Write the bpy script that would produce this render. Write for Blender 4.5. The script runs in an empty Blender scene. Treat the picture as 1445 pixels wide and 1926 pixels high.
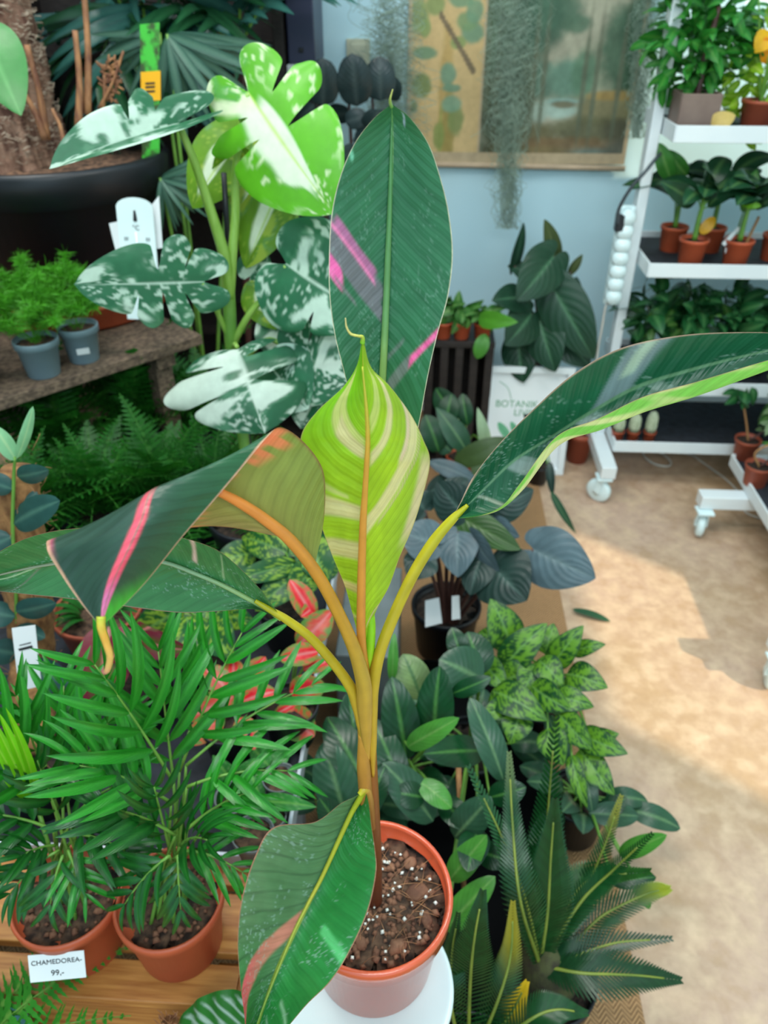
import bpy, math, random
import numpy as np
from mathutils import Vector, Matrix
rnd = random.Random(11)
sc = bpy.context.scene
COL = sc.collection
# ------------------------------------------------------------------ camera
F = 1450.0                                   # focal length in pixels of the 1445 x 1926 frame
PITCH, YAW = math.radians(34.8), math.radians(3.3)
CAM = np.array((0.0, 0.0, 1.47))
cd = bpy.data.cameras.new('camera'); cam = bpy.data.objects.new('camera', cd); COL.objects.link(cam)
cam.location = CAM; cam.rotation_euler = (math.pi/2-PITCH, 0, YAW)
cd.sensor_fit = 'VERTICAL'; cd.sensor_height = 36; cd.lens = F/1926*36
cd.clip_start = .02; cd.clip_end = 60
cd.dof.use_dof = True; cd.dof.focus_distance = .62; cd.dof.aperture_fstop = 7.5
sc.camera = cam
# ------------------------------------------------------------------ daylight
w = bpy.data.worlds.new('sky'); sc.world = w; w.use_nodes = True
bg = w.node_tree.nodes['Background']
bg.inputs[0].default_value = (.60, .89, 1.0, 1); bg.inputs[1].default_value = .98
sl = bpy.data.lights.new('sun', 'SUN'); sun = bpy.data.objects.new('sun', sl); COL.objects.link(sun)
SUN = Vector((-.82, .58, -.72)).normalized()
sun.rotation_euler = SUN.to_track_quat('-Z', 'Y').to_euler()
sl.energy = 3.3; sl.angle = math.radians(1.6); sl.color = (1.0, .85, .58)
# added area lights above the view, for leaf sheen and contrast
for i, (lx, ly, lz, ln, le, lc) in enumerate(((-.5, .55, 2.75, .9, 17, (1, .97, .9)), (.75, 1.25, 2.75, .9, 10, (1, .97, .9)), (-1.1, 1.55, 2.75, .7, 12, (1, .97, .9)), (.3, -.9, 2.3, 1.2, 15, (.9, .97, 1)))):
    ll_ = bpy.data.lights.new('fill_panel', 'AREA'); lo = bpy.data.objects.new('fill_panel', ll_); COL.objects.link(lo)
    ll_.shape = 'RECTANGLE'; ll_.size = ln; ll_.size_y = .35; ll_.energy = le; ll_.color = lc; lo.location = (lx, ly, lz)
    if i == 3: lo.rotation_euler = (math.radians(38), 0, 0)
vs = sc.view_settings
vs.view_transform = 'Standard'; vs.look = 'None'; vs.gamma = 1; vs.exposure = 0.40; vs.use_curve_mapping = False
# ------------------------------------------------------------------ projection helpers: a pixel and a distance give a point of the shop
RT = np.array((math.cos(YAW), math.sin(YAW), 0)); FH = np.array((-math.sin(YAW), math.cos(YAW), 0)); UP = np.array((0, 0, 1.0))
CP, SP = math.cos(PITCH), math.sin(PITCH)
def dep(py, h): return h/(CP-(py-963)/F*SP)
def V(px, py, h):
    e = (py-963)/F; d = h/(CP-e*SP)
    return CAM+RT*((px-722.5)/F*d)+FH*h-UP*(d*(SP+e*CP))
def Dd(px, py, d):
    e = (py-963)/F
    return CAM+RT*((px-722.5)/F*d)+FH*d*(CP-e*SP)-UP*(d*(SP+e*CP))
def Zp(px, py, z): return Dd(px, py, (CAM[2]-z)/(SP+(py-963)/F*CP))
def Yp(px, py, Y):
    v = Dd(px, py, 1.0)-CAM
    return CAM+v*(Y/v[1])
# ------------------------------------------------------------------ object helpers
ORG = {}
def thing(name, label, cat, loc, group=None):
    o = bpy.data.objects.new(name, None); COL.objects.link(o); o.location = loc; o.empty_display_size = .03
    ORG[o.name] = np.array(loc, float); o['label'] = label; o['category'] = cat
    if group: o['group'] = group
    return o
def tag(o, label, cat, group=None):
    o['label'] = label; o['category'] = cat
    if group: o['group'] = group
    return o
def setcol(me, nm, col):
    a = me.color_attributes.new(nm, 'FLOAT_COLOR', 'POINT')
    c = np.ones((len(me.vertices), 4), np.float32); c[:, :3] = col; a.data.foreach_set('color', c.ravel())
def mkmesh(name, v, f, mat, uv=None, col=None, col2=None, smooth=True):
    me = bpy.data.meshes.new(name); me.from_pydata(np.asarray(v, float).tolist(), [], [tuple(int(i) for i in q) for q in f])
    if mat: me.materials.append(mat)
    if smooth: me.polygons.foreach_set('use_smooth', [True]*len(me.polygons))
    if uv is not None:
        l = np.zeros(len(me.loops), np.int32); me.loops.foreach_get('vertex_index', l)
        u = me.uv_layers.new(name='UVMap'); u.data.foreach_set('uv', np.asarray(uv, np.float32)[l].ravel())
    if col is not None:
        setcol(me, 'Col', col); setcol(me, 'Col2', col if col2 is None else col2)
    return me
def link(name, me, par=None, org=None):
    o = bpy.data.objects.new(name, me); COL.objects.link(o)
    if par is not None: o.parent = par
    ORG[o.name] = np.zeros(3) if org is None else org
    return o
def obj(name, m, mat, par=None, bevel=0, **k):
    v, f = np.asarray(m[0], float), m[1]
    if len(m) > 2 and 'uv' not in k: k['uv'] = m[2]
    org = ORG[par.name] if par is not None else v.mean(0)*np.array((1, 1, 0))+np.array((0, 0, v[:, 2].min()))
    o = link(name, mkmesh(name, v-org, f, mat, **k), par, org)
    if par is None: o.location = org
    if bevel:
        b = o.modifiers.new('bevel', 'BEVEL'); b.width = bevel; b.segments = 2; b.limit_method = 'ANGLE'
    return o
def struct(name, m, mat, **k):
    o = obj(name, m, mat, smooth=False, **k); o['kind'] = 'structure'; return o
def unit(a):
    a = np.asarray(a, float); return a/(np.linalg.norm(a)+1e-12)
def inst(name, me, par, base, d, n, L, W=None):
    d = unit(d); n = np.asarray(n, float); n = unit(n-d*np.dot(n, d)); s = np.cross(d, n)
    W = W or L; b = np.asarray(base)-ORG[par.name]
    o = bpy.data.objects.new(name, me); COL.objects.link(o); o.parent = par
    o.matrix_basis = Matrix(((s[0]*W, d[0]*L, n[0]*L, b[0]), (s[1]*W, d[1]*L, n[1]*L, b[1]), (s[2]*W, d[2]*L, n[2]*L, b[2]), (0, 0, 0, 1)))
    return o
def join(ms):
    vs_, fs, us, k = [], [], [], 0
    for m in ms:
        vs_.append(np.asarray(m[0], float)); fs += [tuple(i+k for i in q) for q in m[1]]; k += len(m[0])
        us.append(np.asarray(m[2], float) if len(m) > 2 else np.zeros((len(m[0]), 2)))
    return np.vstack(vs_), fs, np.vstack(us)
def gridf(nr, nc, off=0, wrap=False):
    f = []
    for i in range(nr-1):
        for j in range(nc if wrap else nc-1):
            k = (j+1) % nc
            f.append((off+i*nc+j, off+i*nc+k, off+(i+1)*nc+k, off+(i+1)*nc+j))
    return f
def cat(P, n):
    P = np.asarray(P, float)
    if len(P) == 2: return P[0]+(P[1]-P[0])*np.linspace(0, 1, n)[:, None]
    Q = np.vstack((2*P[0]-P[1], P, 2*P[-1]-P[-2])); t = np.linspace(0, len(P)-1-1e-9, n); i = t.astype(int); t = (t-i)[:, None]
    a, b, c, d = Q[i], Q[i+1], Q[i+2], Q[i+3]
    return .5*(2*b+(c-a)*t+(2*a-5*b+4*c-d)*t*t+(3*b-a-3*c+d)*t**3)
def tube(P, R, n=8, seg=None, cap=True):
    P = np.asarray(P, float); R = np.atleast_1d(np.asarray(R, float))
    if len(R) == 1: R = np.repeat(R, len(P))
    if len(R) != len(P): R = np.interp(np.linspace(0, 1, len(P)), np.linspace(0, 1, len(R)), R)
    seg = seg or max(2, 5*(len(P)-1)+1)
    C = cat(P, seg); r = np.interp(np.linspace(0, len(P)-1, seg), range(len(P)), R)
    T = np.gradient(C, axis=0); ref = np.array((.31, .2, .93)); v = []
    for i in range(seg):
        t = unit(T[i]); a = unit(np.cross(t, ref)); b = np.cross(a, t)
        th = np.linspace(0, 2*np.pi, n, endpoint=False)
        v.append(C[i]+r[i]*(np.cos(th)[:, None]*a+np.sin(th)[:, None]*b))
    v = np.vstack(v); f = gridf(seg, n, 0, True)
    if cap: f += [tuple(range(n-1, -1, -1)), tuple((seg-1)*n+i for i in range(n))]
    uv = np.stack((np.tile(np.arange(n)/n, seg), np.repeat(np.linspace(0, 1, seg), n)), 1)
    return v, f, uv
def lathe(prof, c, n=40, tilt=None):
    c = np.asarray(c, float); th = np.linspace(0, 2*np.pi, n, endpoint=False); v = []
    for r, z in prof: v.append(np.stack((np.cos(th)*r, np.sin(th)*r, np.full(n, z)), 1))
    v = np.vstack(v); f = gridf(len(prof), n, 0, True)
    if prof[0][0] > 1e-5: f.append(tuple(range(n-1, -1, -1)))
    if prof[-1][0] > 1e-5: f.append(tuple((len(prof)-1)*n+i for i in range(n)))
    return v+c, f
def box(c, s, rz=0, ax=None):
    x, y, z = np.asarray(s)/2; c = np.asarray(c, float)
    v = np.array([(i*x, j*y, k*z) for i in (-1, 1) for j in (-1, 1) for k in (-1, 1)])
    if ax is not None: v = v @ np.asarray(ax)
    elif rz:
        R = np.array(((math.cos(rz), math.sin(rz), 0), (-math.sin(rz), math.cos(rz), 0), (0, 0, 1))); v = v @ R
    return v+c, [(0, 1, 3, 2), (4, 6, 7, 5), (0, 4, 5, 1), (2, 3, 7, 6), (0, 2, 6, 4), (1, 5, 7, 3)]
def between(a, b, wdt, th, nrm=(0, 0, 1)):
    a, b = np.asarray(a, float), np.asarray(b, float); d = unit(b-a); n = unit(np.asarray(nrm, float)-d*np.dot(nrm, d)); s = np.cross(n, d)
    return box((a+b)/2, (np.linalg.norm(b-a), wdt, th), ax=np.array((d, s, n)))
# ------------------------------------------------------------------ colour and noise
def lin(r, g=None, b=None):
    c = np.asarray((r, g, b) if g is not None else r, float)/255
    return np.where(c <= .04045, c/12.92, ((c+.055)/1.055)**2.4)
def noise(x, y, s=0):
    x = np.asarray(x, float)+s*17.31; y = np.asarray(y, float)+s*5.77
    xi = np.floor(x); yi = np.floor(y); fx = x-xi; fy = y-yi; fx = fx*fx*(3-2*fx); fy = fy*fy*(3-2*fy)
    h = lambda a, b: np.modf(np.abs(np.sin(a*127.1+b*311.7+s*1.3)*43758.5453))[0]
    return (h(xi, yi)*(1-fx)+h(xi+1, yi)*fx)*(1-fy)+(h(xi, yi+1)*(1-fx)+h(xi+1, yi+1)*fx)*fy
def fbm(x, y, s=0, o=3): return sum(noise(x*2**i, y*2**i, s+i)/2**i for i in range(o))/sum(1/2**i for i in range(o))
def sm(a, b, x): t = np.clip((x-a)/(b-a), 0, 1); return t*t*(3-2*t)
def mixc(c, m, k): m = np.asarray(m)[..., None]; return c*(1-m)+np.asarray(k)*m
# ------------------------------------------------------------------ materials
def nt(name):
    m = bpy.data.materials.new(name); m.use_nodes = True; t = m.node_tree
    return m, t, t.nodes['Principled BSDF'], t.nodes['Material Output']
def mth(t, op, a, b=None, c=None):
    n = t.nodes.new('ShaderNodeMath'); n.operation = op
    for i, x in enumerate((a, b, c)):
        if x is None: continue
        if isinstance(x, (int, float)): n.inputs[i].default_value = x
        else: t.links.new(x, n.inputs[i])
    return n.outputs[0]
def mixn(t, f, a, b, blend='MIX'):
    n = t.nodes.new('ShaderNodeMix'); n.data_type = 'RGBA'; n.blend_type = blend
    for s, x in ((n.inputs[0], f), (n.inputs[6], a), (n.inputs[7], b)):
        if hasattr(x, 'links'): t.links.new(x, s)
        elif isinstance(x, (int, float)): s.default_value = x
        else: s.default_value = (*x, 1)
    return n.outputs[2]
def noisen(t, scale, det=3, vec=None, dist=0):
    n = t.nodes.new('ShaderNodeTexNoise'); n.inputs['Scale'].default_value = scale; n.inputs['Detail'].default_value = det
    n.inputs['Distortion'].default_value = dist
    if vec is not None: t.links.new(vec, n.inputs['Vector'])
    return n.outputs['Fac']
def ramp(t, f, lo, hi):
    n = t.nodes.new('ShaderNodeMapRange'); n.inputs[1].default_value = lo; n.inputs[2].default_value = hi
    t.links.new(f, n.inputs[0]); return n.outputs[0]
def objco(t, sx=1, sy=1, sz=1, kind='Object'):
    a = t.nodes.new('ShaderNodeTexCoord'); m = t.nodes.new('ShaderNodeMapping'); m.inputs['Scale'].default_value = (sx, sy, sz)
    t.links.new(a.outputs[kind], m.inputs[0]); return m.outputs[0]
def bumpn(t, h, p, strength=.3, dist=.01):
    b = t.nodes.new('ShaderNodeBump'); b.inputs['Strength'].default_value = strength; b.inputs['Distance'].default_value = dist
    t.links.new(h, b.inputs['Height']); t.links.new(b.outputs[0], p.inputs['Normal'])
def plain(name, c, rough=.5, c2=None, scale=12, stretch=(1, 1, 1), bump=0, spec=.5, metal=0, thr=(.35, .65), sss=0):
    m, t, p, o = nt(name); p.inputs['Roughness'].default_value = rough; p.inputs['Metallic'].default_value = metal
    p.inputs['Specular IOR Level'].default_value = spec
    f = noisen(t, scale, 4, objco(t, *stretch))
    t.links.new(mixn(t, ramp(t, f, *thr), lin(*c), lin(*(c2 or [x*.9 for x in c]))), p.inputs['Base Color'])
    if bump: bumpn(t, f, p, bump, .004)
    return m
def leafmat(name, rough=.38, trans=.25, fq=0, slant=.5, bump=.3, spec=.36, two=False, tcol=(1.0, 1.0, .55)):
    m, t, p, o = nt(name); p.inputs['Roughness'].default_value = rough; p.inputs['Specular IOR Level'].default_value = spec
    a = t.nodes.new('ShaderNodeVertexColor'); a.layer_name = 'Col'; c = a.outputs[0]
    if two:
        b = t.nodes.new('ShaderNodeVertexColor'); b.layer_name = 'Col2'; g = t.nodes.new('ShaderNodeNewGeometry')
        c = mixn(t, g.outputs['Backfacing'], c, b.outputs[0])
    nz = noisen(t, 60, 3, objco(t))
    c = mixn(t, ramp(t, nz, .3, .75), mixn(t, .14, c, (0, 0, 0)), c)
    uvn = t.nodes.new('ShaderNodeUVMap'); sp = t.nodes.new('ShaderNodeSeparateXYZ'); t.links.new(uvn.outputs[0], sp.inputs[0])
    if fq:
        q = mth(t, 'ADD', sp.outputs[1], mth(t, 'MULTIPLY', mth(t, 'ABSOLUTE', mth(t, 'SUBTRACT', sp.outputs[0], .5)), slant))
        q = mth(t, 'ADD', q, mth(t, 'MULTIPLY', noisen(t, 9, 2, objco(t, 1, 1, 1, 'UV')), .010))
        wv = mth(t, 'SINE', mth(t, 'MULTIPLY', q, fq*6.2832))
        w2 = mth(t, 'SINE', mth(t, 'MULTIPLY', q, fq*3.1*6.2832))
        c = mixn(t, ramp(t, wv, .2, 1.0), c, mixn(t, .10, c, (0, 0, 0)))
        bumpn(t, mth(t, 'ADD', wv, mth(t, 'MULTIPLY', w2, .3)), p, bump, .004)
    else: bumpn(t, nz, p, bump*.5, .004)
    t.links.new(c, p.inputs['Base Color'])
    tr = t.nodes.new('ShaderNodeBsdfTranslucent'); t.links.new(mixn(t, 1.0, c, tcol, 'MULTIPLY'), tr.inputs[0])
    mx = t.nodes.new('ShaderNodeMixShader'); mx.inputs[0].default_value = trans
    t.links.new(p.outputs[0], mx.inputs[1]); t.links.new(tr.outputs[0], mx.inputs[2]); t.links.new(mx.outputs[0], o.inputs[0])
    return m
M = {}
M['leaf'] = leafmat('leaf_satin', .36, .2, spec=.36)
M['gloss'] = leafmat('leaf_glossy', .28, .12, 9, -.6, .07)
M['dark'] = leafmat('leaf_dark_veined', .36, .05, 9, -.7, .14)
M['fine'] = leafmat('leaf_thin', .45, .3)
M['banana'] = leafmat('banana_leaf', .36, .14, 26, -.25, .12, two=True)
M['banana_new'] = leafmat('banana_leaf_new', .5, .42, 30, 0, .16, two=True)
M['stalk'] = leafmat('fleshy_stalk', .35, .1)
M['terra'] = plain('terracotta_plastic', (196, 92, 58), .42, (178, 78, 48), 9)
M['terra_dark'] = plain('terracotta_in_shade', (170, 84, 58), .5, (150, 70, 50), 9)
M['soil'] = plain('potting_soil', (62, 46, 36), .95, (24, 18, 14), 130, bump=1.0)
M['soil2'] = plain('bark_soil', (98, 72, 54), .95, (40, 28, 22), 90, bump=1.0)
M['bark'] = plain('bark_chip', (140, 98, 74), .9, (96, 62, 46), 60, bump=.6)
M['perlite'] = plain('perlite', (236, 236, 228), .8)
M['white'] = plain('white_paint', (232, 238, 240), .38, (222, 230, 234), 5)
M['plastic_w'] = plain('white_plastic', (228, 246, 248), .25, (220, 240, 243), 4)
M['black'] = plain('black_plastic', (22, 25, 32), .4, (16, 18, 24), 6)
M['liner'] = plain('dark_capillary_mat', (38, 42, 52), .8, (24, 27, 34), 40, bump=.4)
M['greyblue'] = plain('grey_blue_plastic', (126, 150, 160), .5, (112, 136, 148), 8)
M['grey'] = plain('grey_plastic', (120, 128, 130), .5, (100, 108, 110), 8)
M['galv'] = plain('grey_metal', (204, 210, 218), .35, (190, 196, 206), 7, metal=.25)
M['taupe'] = plain('taupe_ceramic', (128, 108, 98), .55, (112, 92, 84), 14)
M['wood'] = plain('orange_pine', (196, 136, 70), .5, (160, 98, 44), 9, (1.2, 14, 14), .15)
M['woodY'] = plain('orange_pine_long', (190, 126, 68), .5, (158, 96, 48), 9, (14, 1.2, 14), .15)
M['plank'] = plain('weathered_plank', (124, 104, 86), .8, (76, 62, 52), 10, (8, 8, 14), .3)
M['darkwood'] = plain('dark_stained_wood', (46, 38, 36), .6, (28, 23, 23), 12, (3, 3, 18), .2)
M['stake'] = plain('wooden_stake', (186, 140, 92), .7, (160, 112, 70), 20, (9, 9, 1))
M['coir'] = plain('coconut_fibre', (158, 114, 70), .95, (104, 68, 38), 70, (1, 1, .5), 1.0)
M['fibre'] = plain('tree_fern_fibre', (168, 132, 112), .95, (88, 58, 48), 50, (1, 1, .4), 1.0)
M['stub'] = plain('dry_stalk', (172, 122, 80), .7, (112, 70, 52), 20, (4, 4, 1))
M['hair'] = plain('dry_root_hair', (206, 188, 168), .9, (110, 80, 62), 30)
M['moss'] = plain('grey_air_moss', (164, 184, 166), .95, (134, 156, 140), 20)
M['ink'] = plain('black_ink', (28, 28, 34), .8)
M['ink_g'] = plain('green_ink', (96, 164, 120), .8)
M['card'] = plain('white_card', (236, 240, 242), .6, (226, 232, 236), 5)
M['yellow'] = plain('yellow_card', (250, 190, 20), .5, (244, 170, 10), 5)
M['brownstem'] = plain('brown_stalk', (92, 60, 54), .5, (70, 44, 40), 18)
M['greenstem'] = plain('green_stalk', (112, 160, 62), .45, (90, 138, 54), 20)
M['navy'] = plain('slate_blue_panel', (54, 58, 88), .4, (46, 50, 78), 3)
M['cream'] = plain('cream_plastic', (205, 205, 180), .45)
M['cable_w'] = plain('white_cable', (220, 216, 208), .5)
M['cable_g'] = plain('grey_cable', (70, 78, 84), .5)
M['cyan'] = plain('light_blue_glaze', (150, 214, 226), .2)
# ------------------------------------------------------------------ leaves
def prof(y, a, b):
    k = a/(a+b); y = np.clip(y, 1e-6, 1-1e-6)
    return (y**a*(1-y)**b)/(k**a*(1-k)**b)
SH = dict(ell=(.55, .65), ovate=(.45, .85), lance=(.5, .9), paddle=(.95, .5), leaflet=(.45, .7), broad=(.42, .5))
def leafgrid(b, t, wd, shape='ell', roll=0, nrm=None, bend=.12, fold=.2, curl=.1, wave=0, nu=8, nv=16, wf=5, twist=0, sag=0):
    b, t = np.asarray(b, float), np.asarray(t, float); L = np.linalg.norm(t-b); d = (t-b)/L
    n = (CAM-(b+t)/2) if nrm is None else np.asarray(nrm, float); n = unit(n-d*np.dot(n, d)); s = np.cross(d, n)
    y = np.linspace(0, 1, nv+1)[:, None]; u = np.linspace(-1, 1, nu+1)[None, :]
    h = prof(y, *SH[shape])*wd/2; h[0] = h[0]*0+wd*.012
    ph = roll+twist*(y-.5); N = np.cos(ph)[..., None]*n+np.sin(ph)[..., None]*s; S = np.cos(ph)[..., None]*s-np.sin(ph)[..., None]*n
    z = fold*np.abs(u)*h-curl*u*u*h+wave*h*np.abs(u)*np.sin(wf*6.28*y+np.sign(u)*1.3)
    P = b+d*(L*y)[..., None]+N*(bend*L*4*y*(1-y))[..., None]+S*(u*h)[..., None]+N*z[..., None]-UP*(sag*L*y*y)[..., None]
    uv = np.stack((np.broadcast_to(u*.5+.5, (nv+1, nu+1)), np.broadcast_to(y, (nv+1, nu+1))), -1)
    return P.reshape(-1, 3), gridf(nv+1, nu+1), uv.reshape(-1, 2)
def flip(m): return (m[0], [q[::-1] for q in m[1]], m[2])
CM = {}
def cg(base, mid=None, edge=None, var=.25, ve=0, vc=None, sd=0):
    """plain green leaf colouring: base, lighter midrib, edge tint, lateral veins"""
    B = lin(*base); MID = lin(*mid) if mid else None; E = lin(*edge) if edge else None; VC = lin(*vc) if vc else None
    def f(uv, s=0):
        u = uv[:, 0]*2-1; v = uv[:, 1]; a = np.abs(u)
        c = B[None]*(1-var+2*var*fbm(u*2+3, v*4, s+sd)[:, None])
        if VC is not None: c = mixc(c, ve*sm(.75, 1, np.sin((v-.35*a)*55)), VC)
        if E is not None: c = mixc(c, sm(.8, 1, a)*.8, E)
        if MID is not None: c = mixc(c, sm(.14, .03, a), MID)
        return c
    return f
def leaf(par, b, t, wpx, colf, mat='leaf', name='leaf', m_w=None, seed=None, hub=None, prad=.0022, pmat='greenstem', **k):
    b3, t3 = (V(*b) if m_w is None else b), (V(*t) if m_w is None else t)
    wd = wpx*(dep(b[1], b[2])+dep(t[1], t[2]))/2/F if m_w is None else m_w
    g = leafgrid(b3, t3, wd, **k); s = rnd.randint(0, 999) if seed is None else seed
    o = obj(name, g, M[mat], par, col=colf(g[2], s))
    if hub is not None:
        h3 = np.asarray(hub if len(hub) == 3 and m_w is not None else V(*hub), float)
        mid = (h3+b3)/2+UP*.12*np.linalg.norm(b3-h3)+(b3-h3)*np.array((-.12, -.12, 0))
        obj('petiole', tube((h3, mid, b3+(t3-b3)*.03), (prad*1.5, prad*1.1, prad*.7), 6), M[pmat], par)
    return o
def unitleaf(key, shape, ratio, colf, mat, nv=10, nu=6, n=3, **k):
    """a few canonical leaves of length 1 along +Y, shared by many leaf objects"""
    CM[key] = []
    for i in range(n):
        g = leafgrid((0, 0, 0), (0, 1, 0), ratio, shape, nrm=(0, 0, 1), nu=nu, nv=nv, **k)
        CM[key].append(mkmesh(key, g[0], g[1], M[mat], uv=g[2], col=colf(g[2], i*7+len(CM))))
def heartmesh(b, t, wd, slits=(), back=.2, roll=0, nrm=None, bend=.1, fold=.15, curl=.2, nr=36, ns=14, jag=0, out=None, tipdrop=0, cup=0):
    """heart-shaped blade, rows follow the lateral veins; slits = (side, row 0..1, width rows, start s) open the lobes"""
    b, t = np.asarray(b, float), np.asarray(t, float); L = np.linalg.norm(t-b); d = (t-b)/L
    n = (CAM-(b+t)/2) if nrm is None else np.asarray(nrm, float); n = unit(n-d*np.dot(n, d)); s = np.cross(d, n)
    n, s = math.cos(roll)*n+math.sin(roll)*s, math.cos(roll)*s-math.sin(roll)*n
    H = np.array(out or [(.02, 0), (.2, -back*.95), (.56, -back*.85), (.9, .06), (1, .3), (.84, .56), (.5, .8), (.2, .94), (0, 1.0)])
    Of = cat(H, 200); tf = np.linspace(0, 1, 200); sv = np.linspace(0, 1, ns)[None]; VV, FF, UU = [], [], []; k = 0; W = wd/2
    for sd in (-1, 1):
        sl_ = sorted((r, wr, s0) for (q, r, wr, s0) in slits if q == sd); ed = [(0, 0, 1)]+sl_+[(1, 0, 1)]
        for (ra, wa, sa), (rb, wb, sb) in zip(ed, ed[1:]):
            m = max(4, int(nr*(rb-ra))+3); kk = np.linspace(0, 1, m)[:, None]; g = lambda w_, s0: w_*np.sqrt(np.clip((sv-s0)/(1.001-s0), 0, 1)) if w_ else 0*sv
            rd = .10*(rb-ra)*np.clip((sv-.8)/.2, 0, 1)**2; lo = ra+g(wa, sa)+(rd if wa else 0); hi = rb-g(wb, sb)-(rd if wb else 0); T = lo+(hi-lo)*kk
            ox = np.interp(T, tf, Of[:, 0]); oy = np.interp(T, tf, Of[:, 1]); my = np.clip((T-.16)/.84, 0, 1)**1.15*.97
            e = sv*(1-.10*(2*kk-1)**2*np.clip((sv-.6)/.4, 0, 1)*(1 if (wa or wb) else 0))
            x = ox*e; yv = my+(oy-my)*e**1.25
            z = fold*x-curl*x*x*.6+bend*4*np.clip(yv, 0, 1)*(1-np.clip(yv, 0, 1))-tipdrop*np.clip(yv, 0, 1)**2+cup*np.sin(yv*14+sd)*x*.2
            if wa or wb: z = z-.10*np.clip((sv-.2)/.8, 0, 1)*np.abs(2*kk-1)**2*x
            P = b+d*(yv*L)[..., None]+s*(sd*x*W)[..., None]+n*(z*W)[..., None]
            uv = np.stack((.5+sd*.5*np.broadcast_to(sv, x.shape), T), -1)
            f = gridf(m, ns, k); FF += f if sd == 1 else [q[::-1] for q in f]
            VV.append(P.reshape(-1, 3)); UU.append(uv.reshape(-1, 2)); k += m*ns
    return np.vstack(VV), FF, np.vstack(UU)
def heart(par, b, t, wpx, colf, mat='leaf', seed=None, hub=None, prad=.003, pmat='greenstem', name='leaf', **k):
    b3, t3 = V(*b), V(*t); wd = wpx*(dep(b[1], b[2])+dep(t[1], t[2]))/2/F
    g = heartmesh(b3, t3, wd, **k); o = obj(name, g, M[mat], par, col=colf(g[2], rnd.randint(0, 999) if seed is None else seed))
    if hub is not None:
        h3 = V(*hub); mid = (h3+b3)/2+UP*.1*np.linalg.norm(b3-h3)
        obj('petiole', tube((h3, mid, b3), (prad*1.5, prad*1.1, prad*.8), 6), M[pmat], par)
    return o
# ------------------------------------------------------------------ pots
def pot(par, c, r, h, mat, soil='soil', taper=.74, lip=.14, fill=.86, n=40, rim=1.0, name='pot'):
    """round nursery pot with a rolled rim band, standing on c"""
    b = r*taper; k = r*(1-.05*rim)
    ho = h*(1-lip); rl = b+(k-b)*(1-lip)
    p = [(0, 0), (b*.96, 0), (b, h*.02), (rl, ho), (r*.985, ho+h*.01), (r, h*.97), (r*.985, h), (r*.94, h), (r*.925, h*.97), (b+(r*.93-b)*fill, h*fill-h*.02), (0, h*fill-h*.02)]
    o = obj(name, lathe(p, c, n), M[mat], par)
    rs = b+(r*.93-b)*fill; v, f = lathe([(rs, 0), (rs*.8, h*.012), (rs*.5, h*.03), (0, h*.03)], (c[0], c[1], c[2]+h*fill-h*.018), n)
    v[:, 2] += (fbm(v[:, 0]*90, v[:, 1]*90, 3)-.5)*h*.06
    obj('soil', (v, f), M[soil], par)
    return c[2]+h*fill
def chips(par, name, c, r, n, size, mat, kind=None, z=.004, flat=.7):
    ms = []
    for i in range(n):
        a, q = rnd.random()*6.28, r*math.sqrt(rnd.random()); s = size*rnd.uniform(.6, 1.4)
        u = [(-1, 0, 0), (1, 0, 0), (0, -1, 0), (0, 1, 0), (0, 0, -1), (0, 0, 1)]
        v = np.array([np.array(x)*rnd.uniform(.7, 1.2) for x in u])*s*np.array((1, 1, flat))
        ca, sa = math.cos(a*3), math.sin(a*3); v = v @ np.array(((ca, sa, 0), (-sa, ca, 0), (0, 0, 1)))
        ms.append((v+np.array((c[0]+q*math.cos(a), c[1]+q*math.sin(a), c[2]+z)), [(0, 2, 5), (2, 1, 5), (1, 3, 5), (3, 0, 5), (2, 0, 4), (1, 2, 4), (3, 1, 4), (0, 3, 4)]))
    o = obj(name, join(ms)[:2], M[mat], par)
    if kind: o['kind'] = kind
    return o
def lump(par, name, c, r, mat, seed, flat=.7):
    th = np.linspace(0, np.pi, 9); v, f = lathe([(max(1e-6, math.sin(a)), -math.cos(a)) for a in th], (0, 0, 0), 14)
    d = unit(np.ones(3)); k = .62+.75*fbm(v[:, 0]*1.3+seed, v[:, 1]*1.3+v[:, 2]*1.1, seed); v = v*k[:, None]*np.array((1.15, .85, flat))*r
    ca, sa = math.cos(seed*1.7), math.sin(seed*1.7); return obj(name, (v @ np.array(((ca, sa, 0), (-sa, ca, 0), (0, 0, 1)))+np.array(c), f), M[mat], par)
def text(name, body, c, xd, yd, size, mat, par=None, align='CENTER'):
    cu = bpy.data.curves.new(name, 'FONT'); cu.body = body; cu.size = size; cu.align_x = align; cu.align_y = 'CENTER'; cu.extrude = .0002
    xd = Vector(xd).normalized(); yd = Vector(yd); yd = (yd-xd*yd.dot(xd)).normalized(); z = xd.cross(yd)
    tmp = bpy.data.objects.new(name, cu); COL.objects.link(tmp); bpy.context.view_layer.update()
    me = bpy.data.meshes.new_from_object(tmp.evaluated_get(bpy.context.evaluated_depsgraph_get())); bpy.data.objects.remove(tmp); me.materials.clear(); me.materials.append(M[mat])
    o = bpy.data.objects.new(name, me); COL.objects.link(o)
    p = Vector(c)-(Vector(ORG[par.name]) if par is not None else Vector((0, 0, 0)))
    if par is not None: o.parent = par
    o.matrix_basis = Matrix(((xd[0], yd[0], z[0], p[0]), (xd[1], yd[1], z[1], p[1]), (xd[2], yd[2], z[2], p[2]), (0, 0, 0, 1)))
    return o
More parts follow.
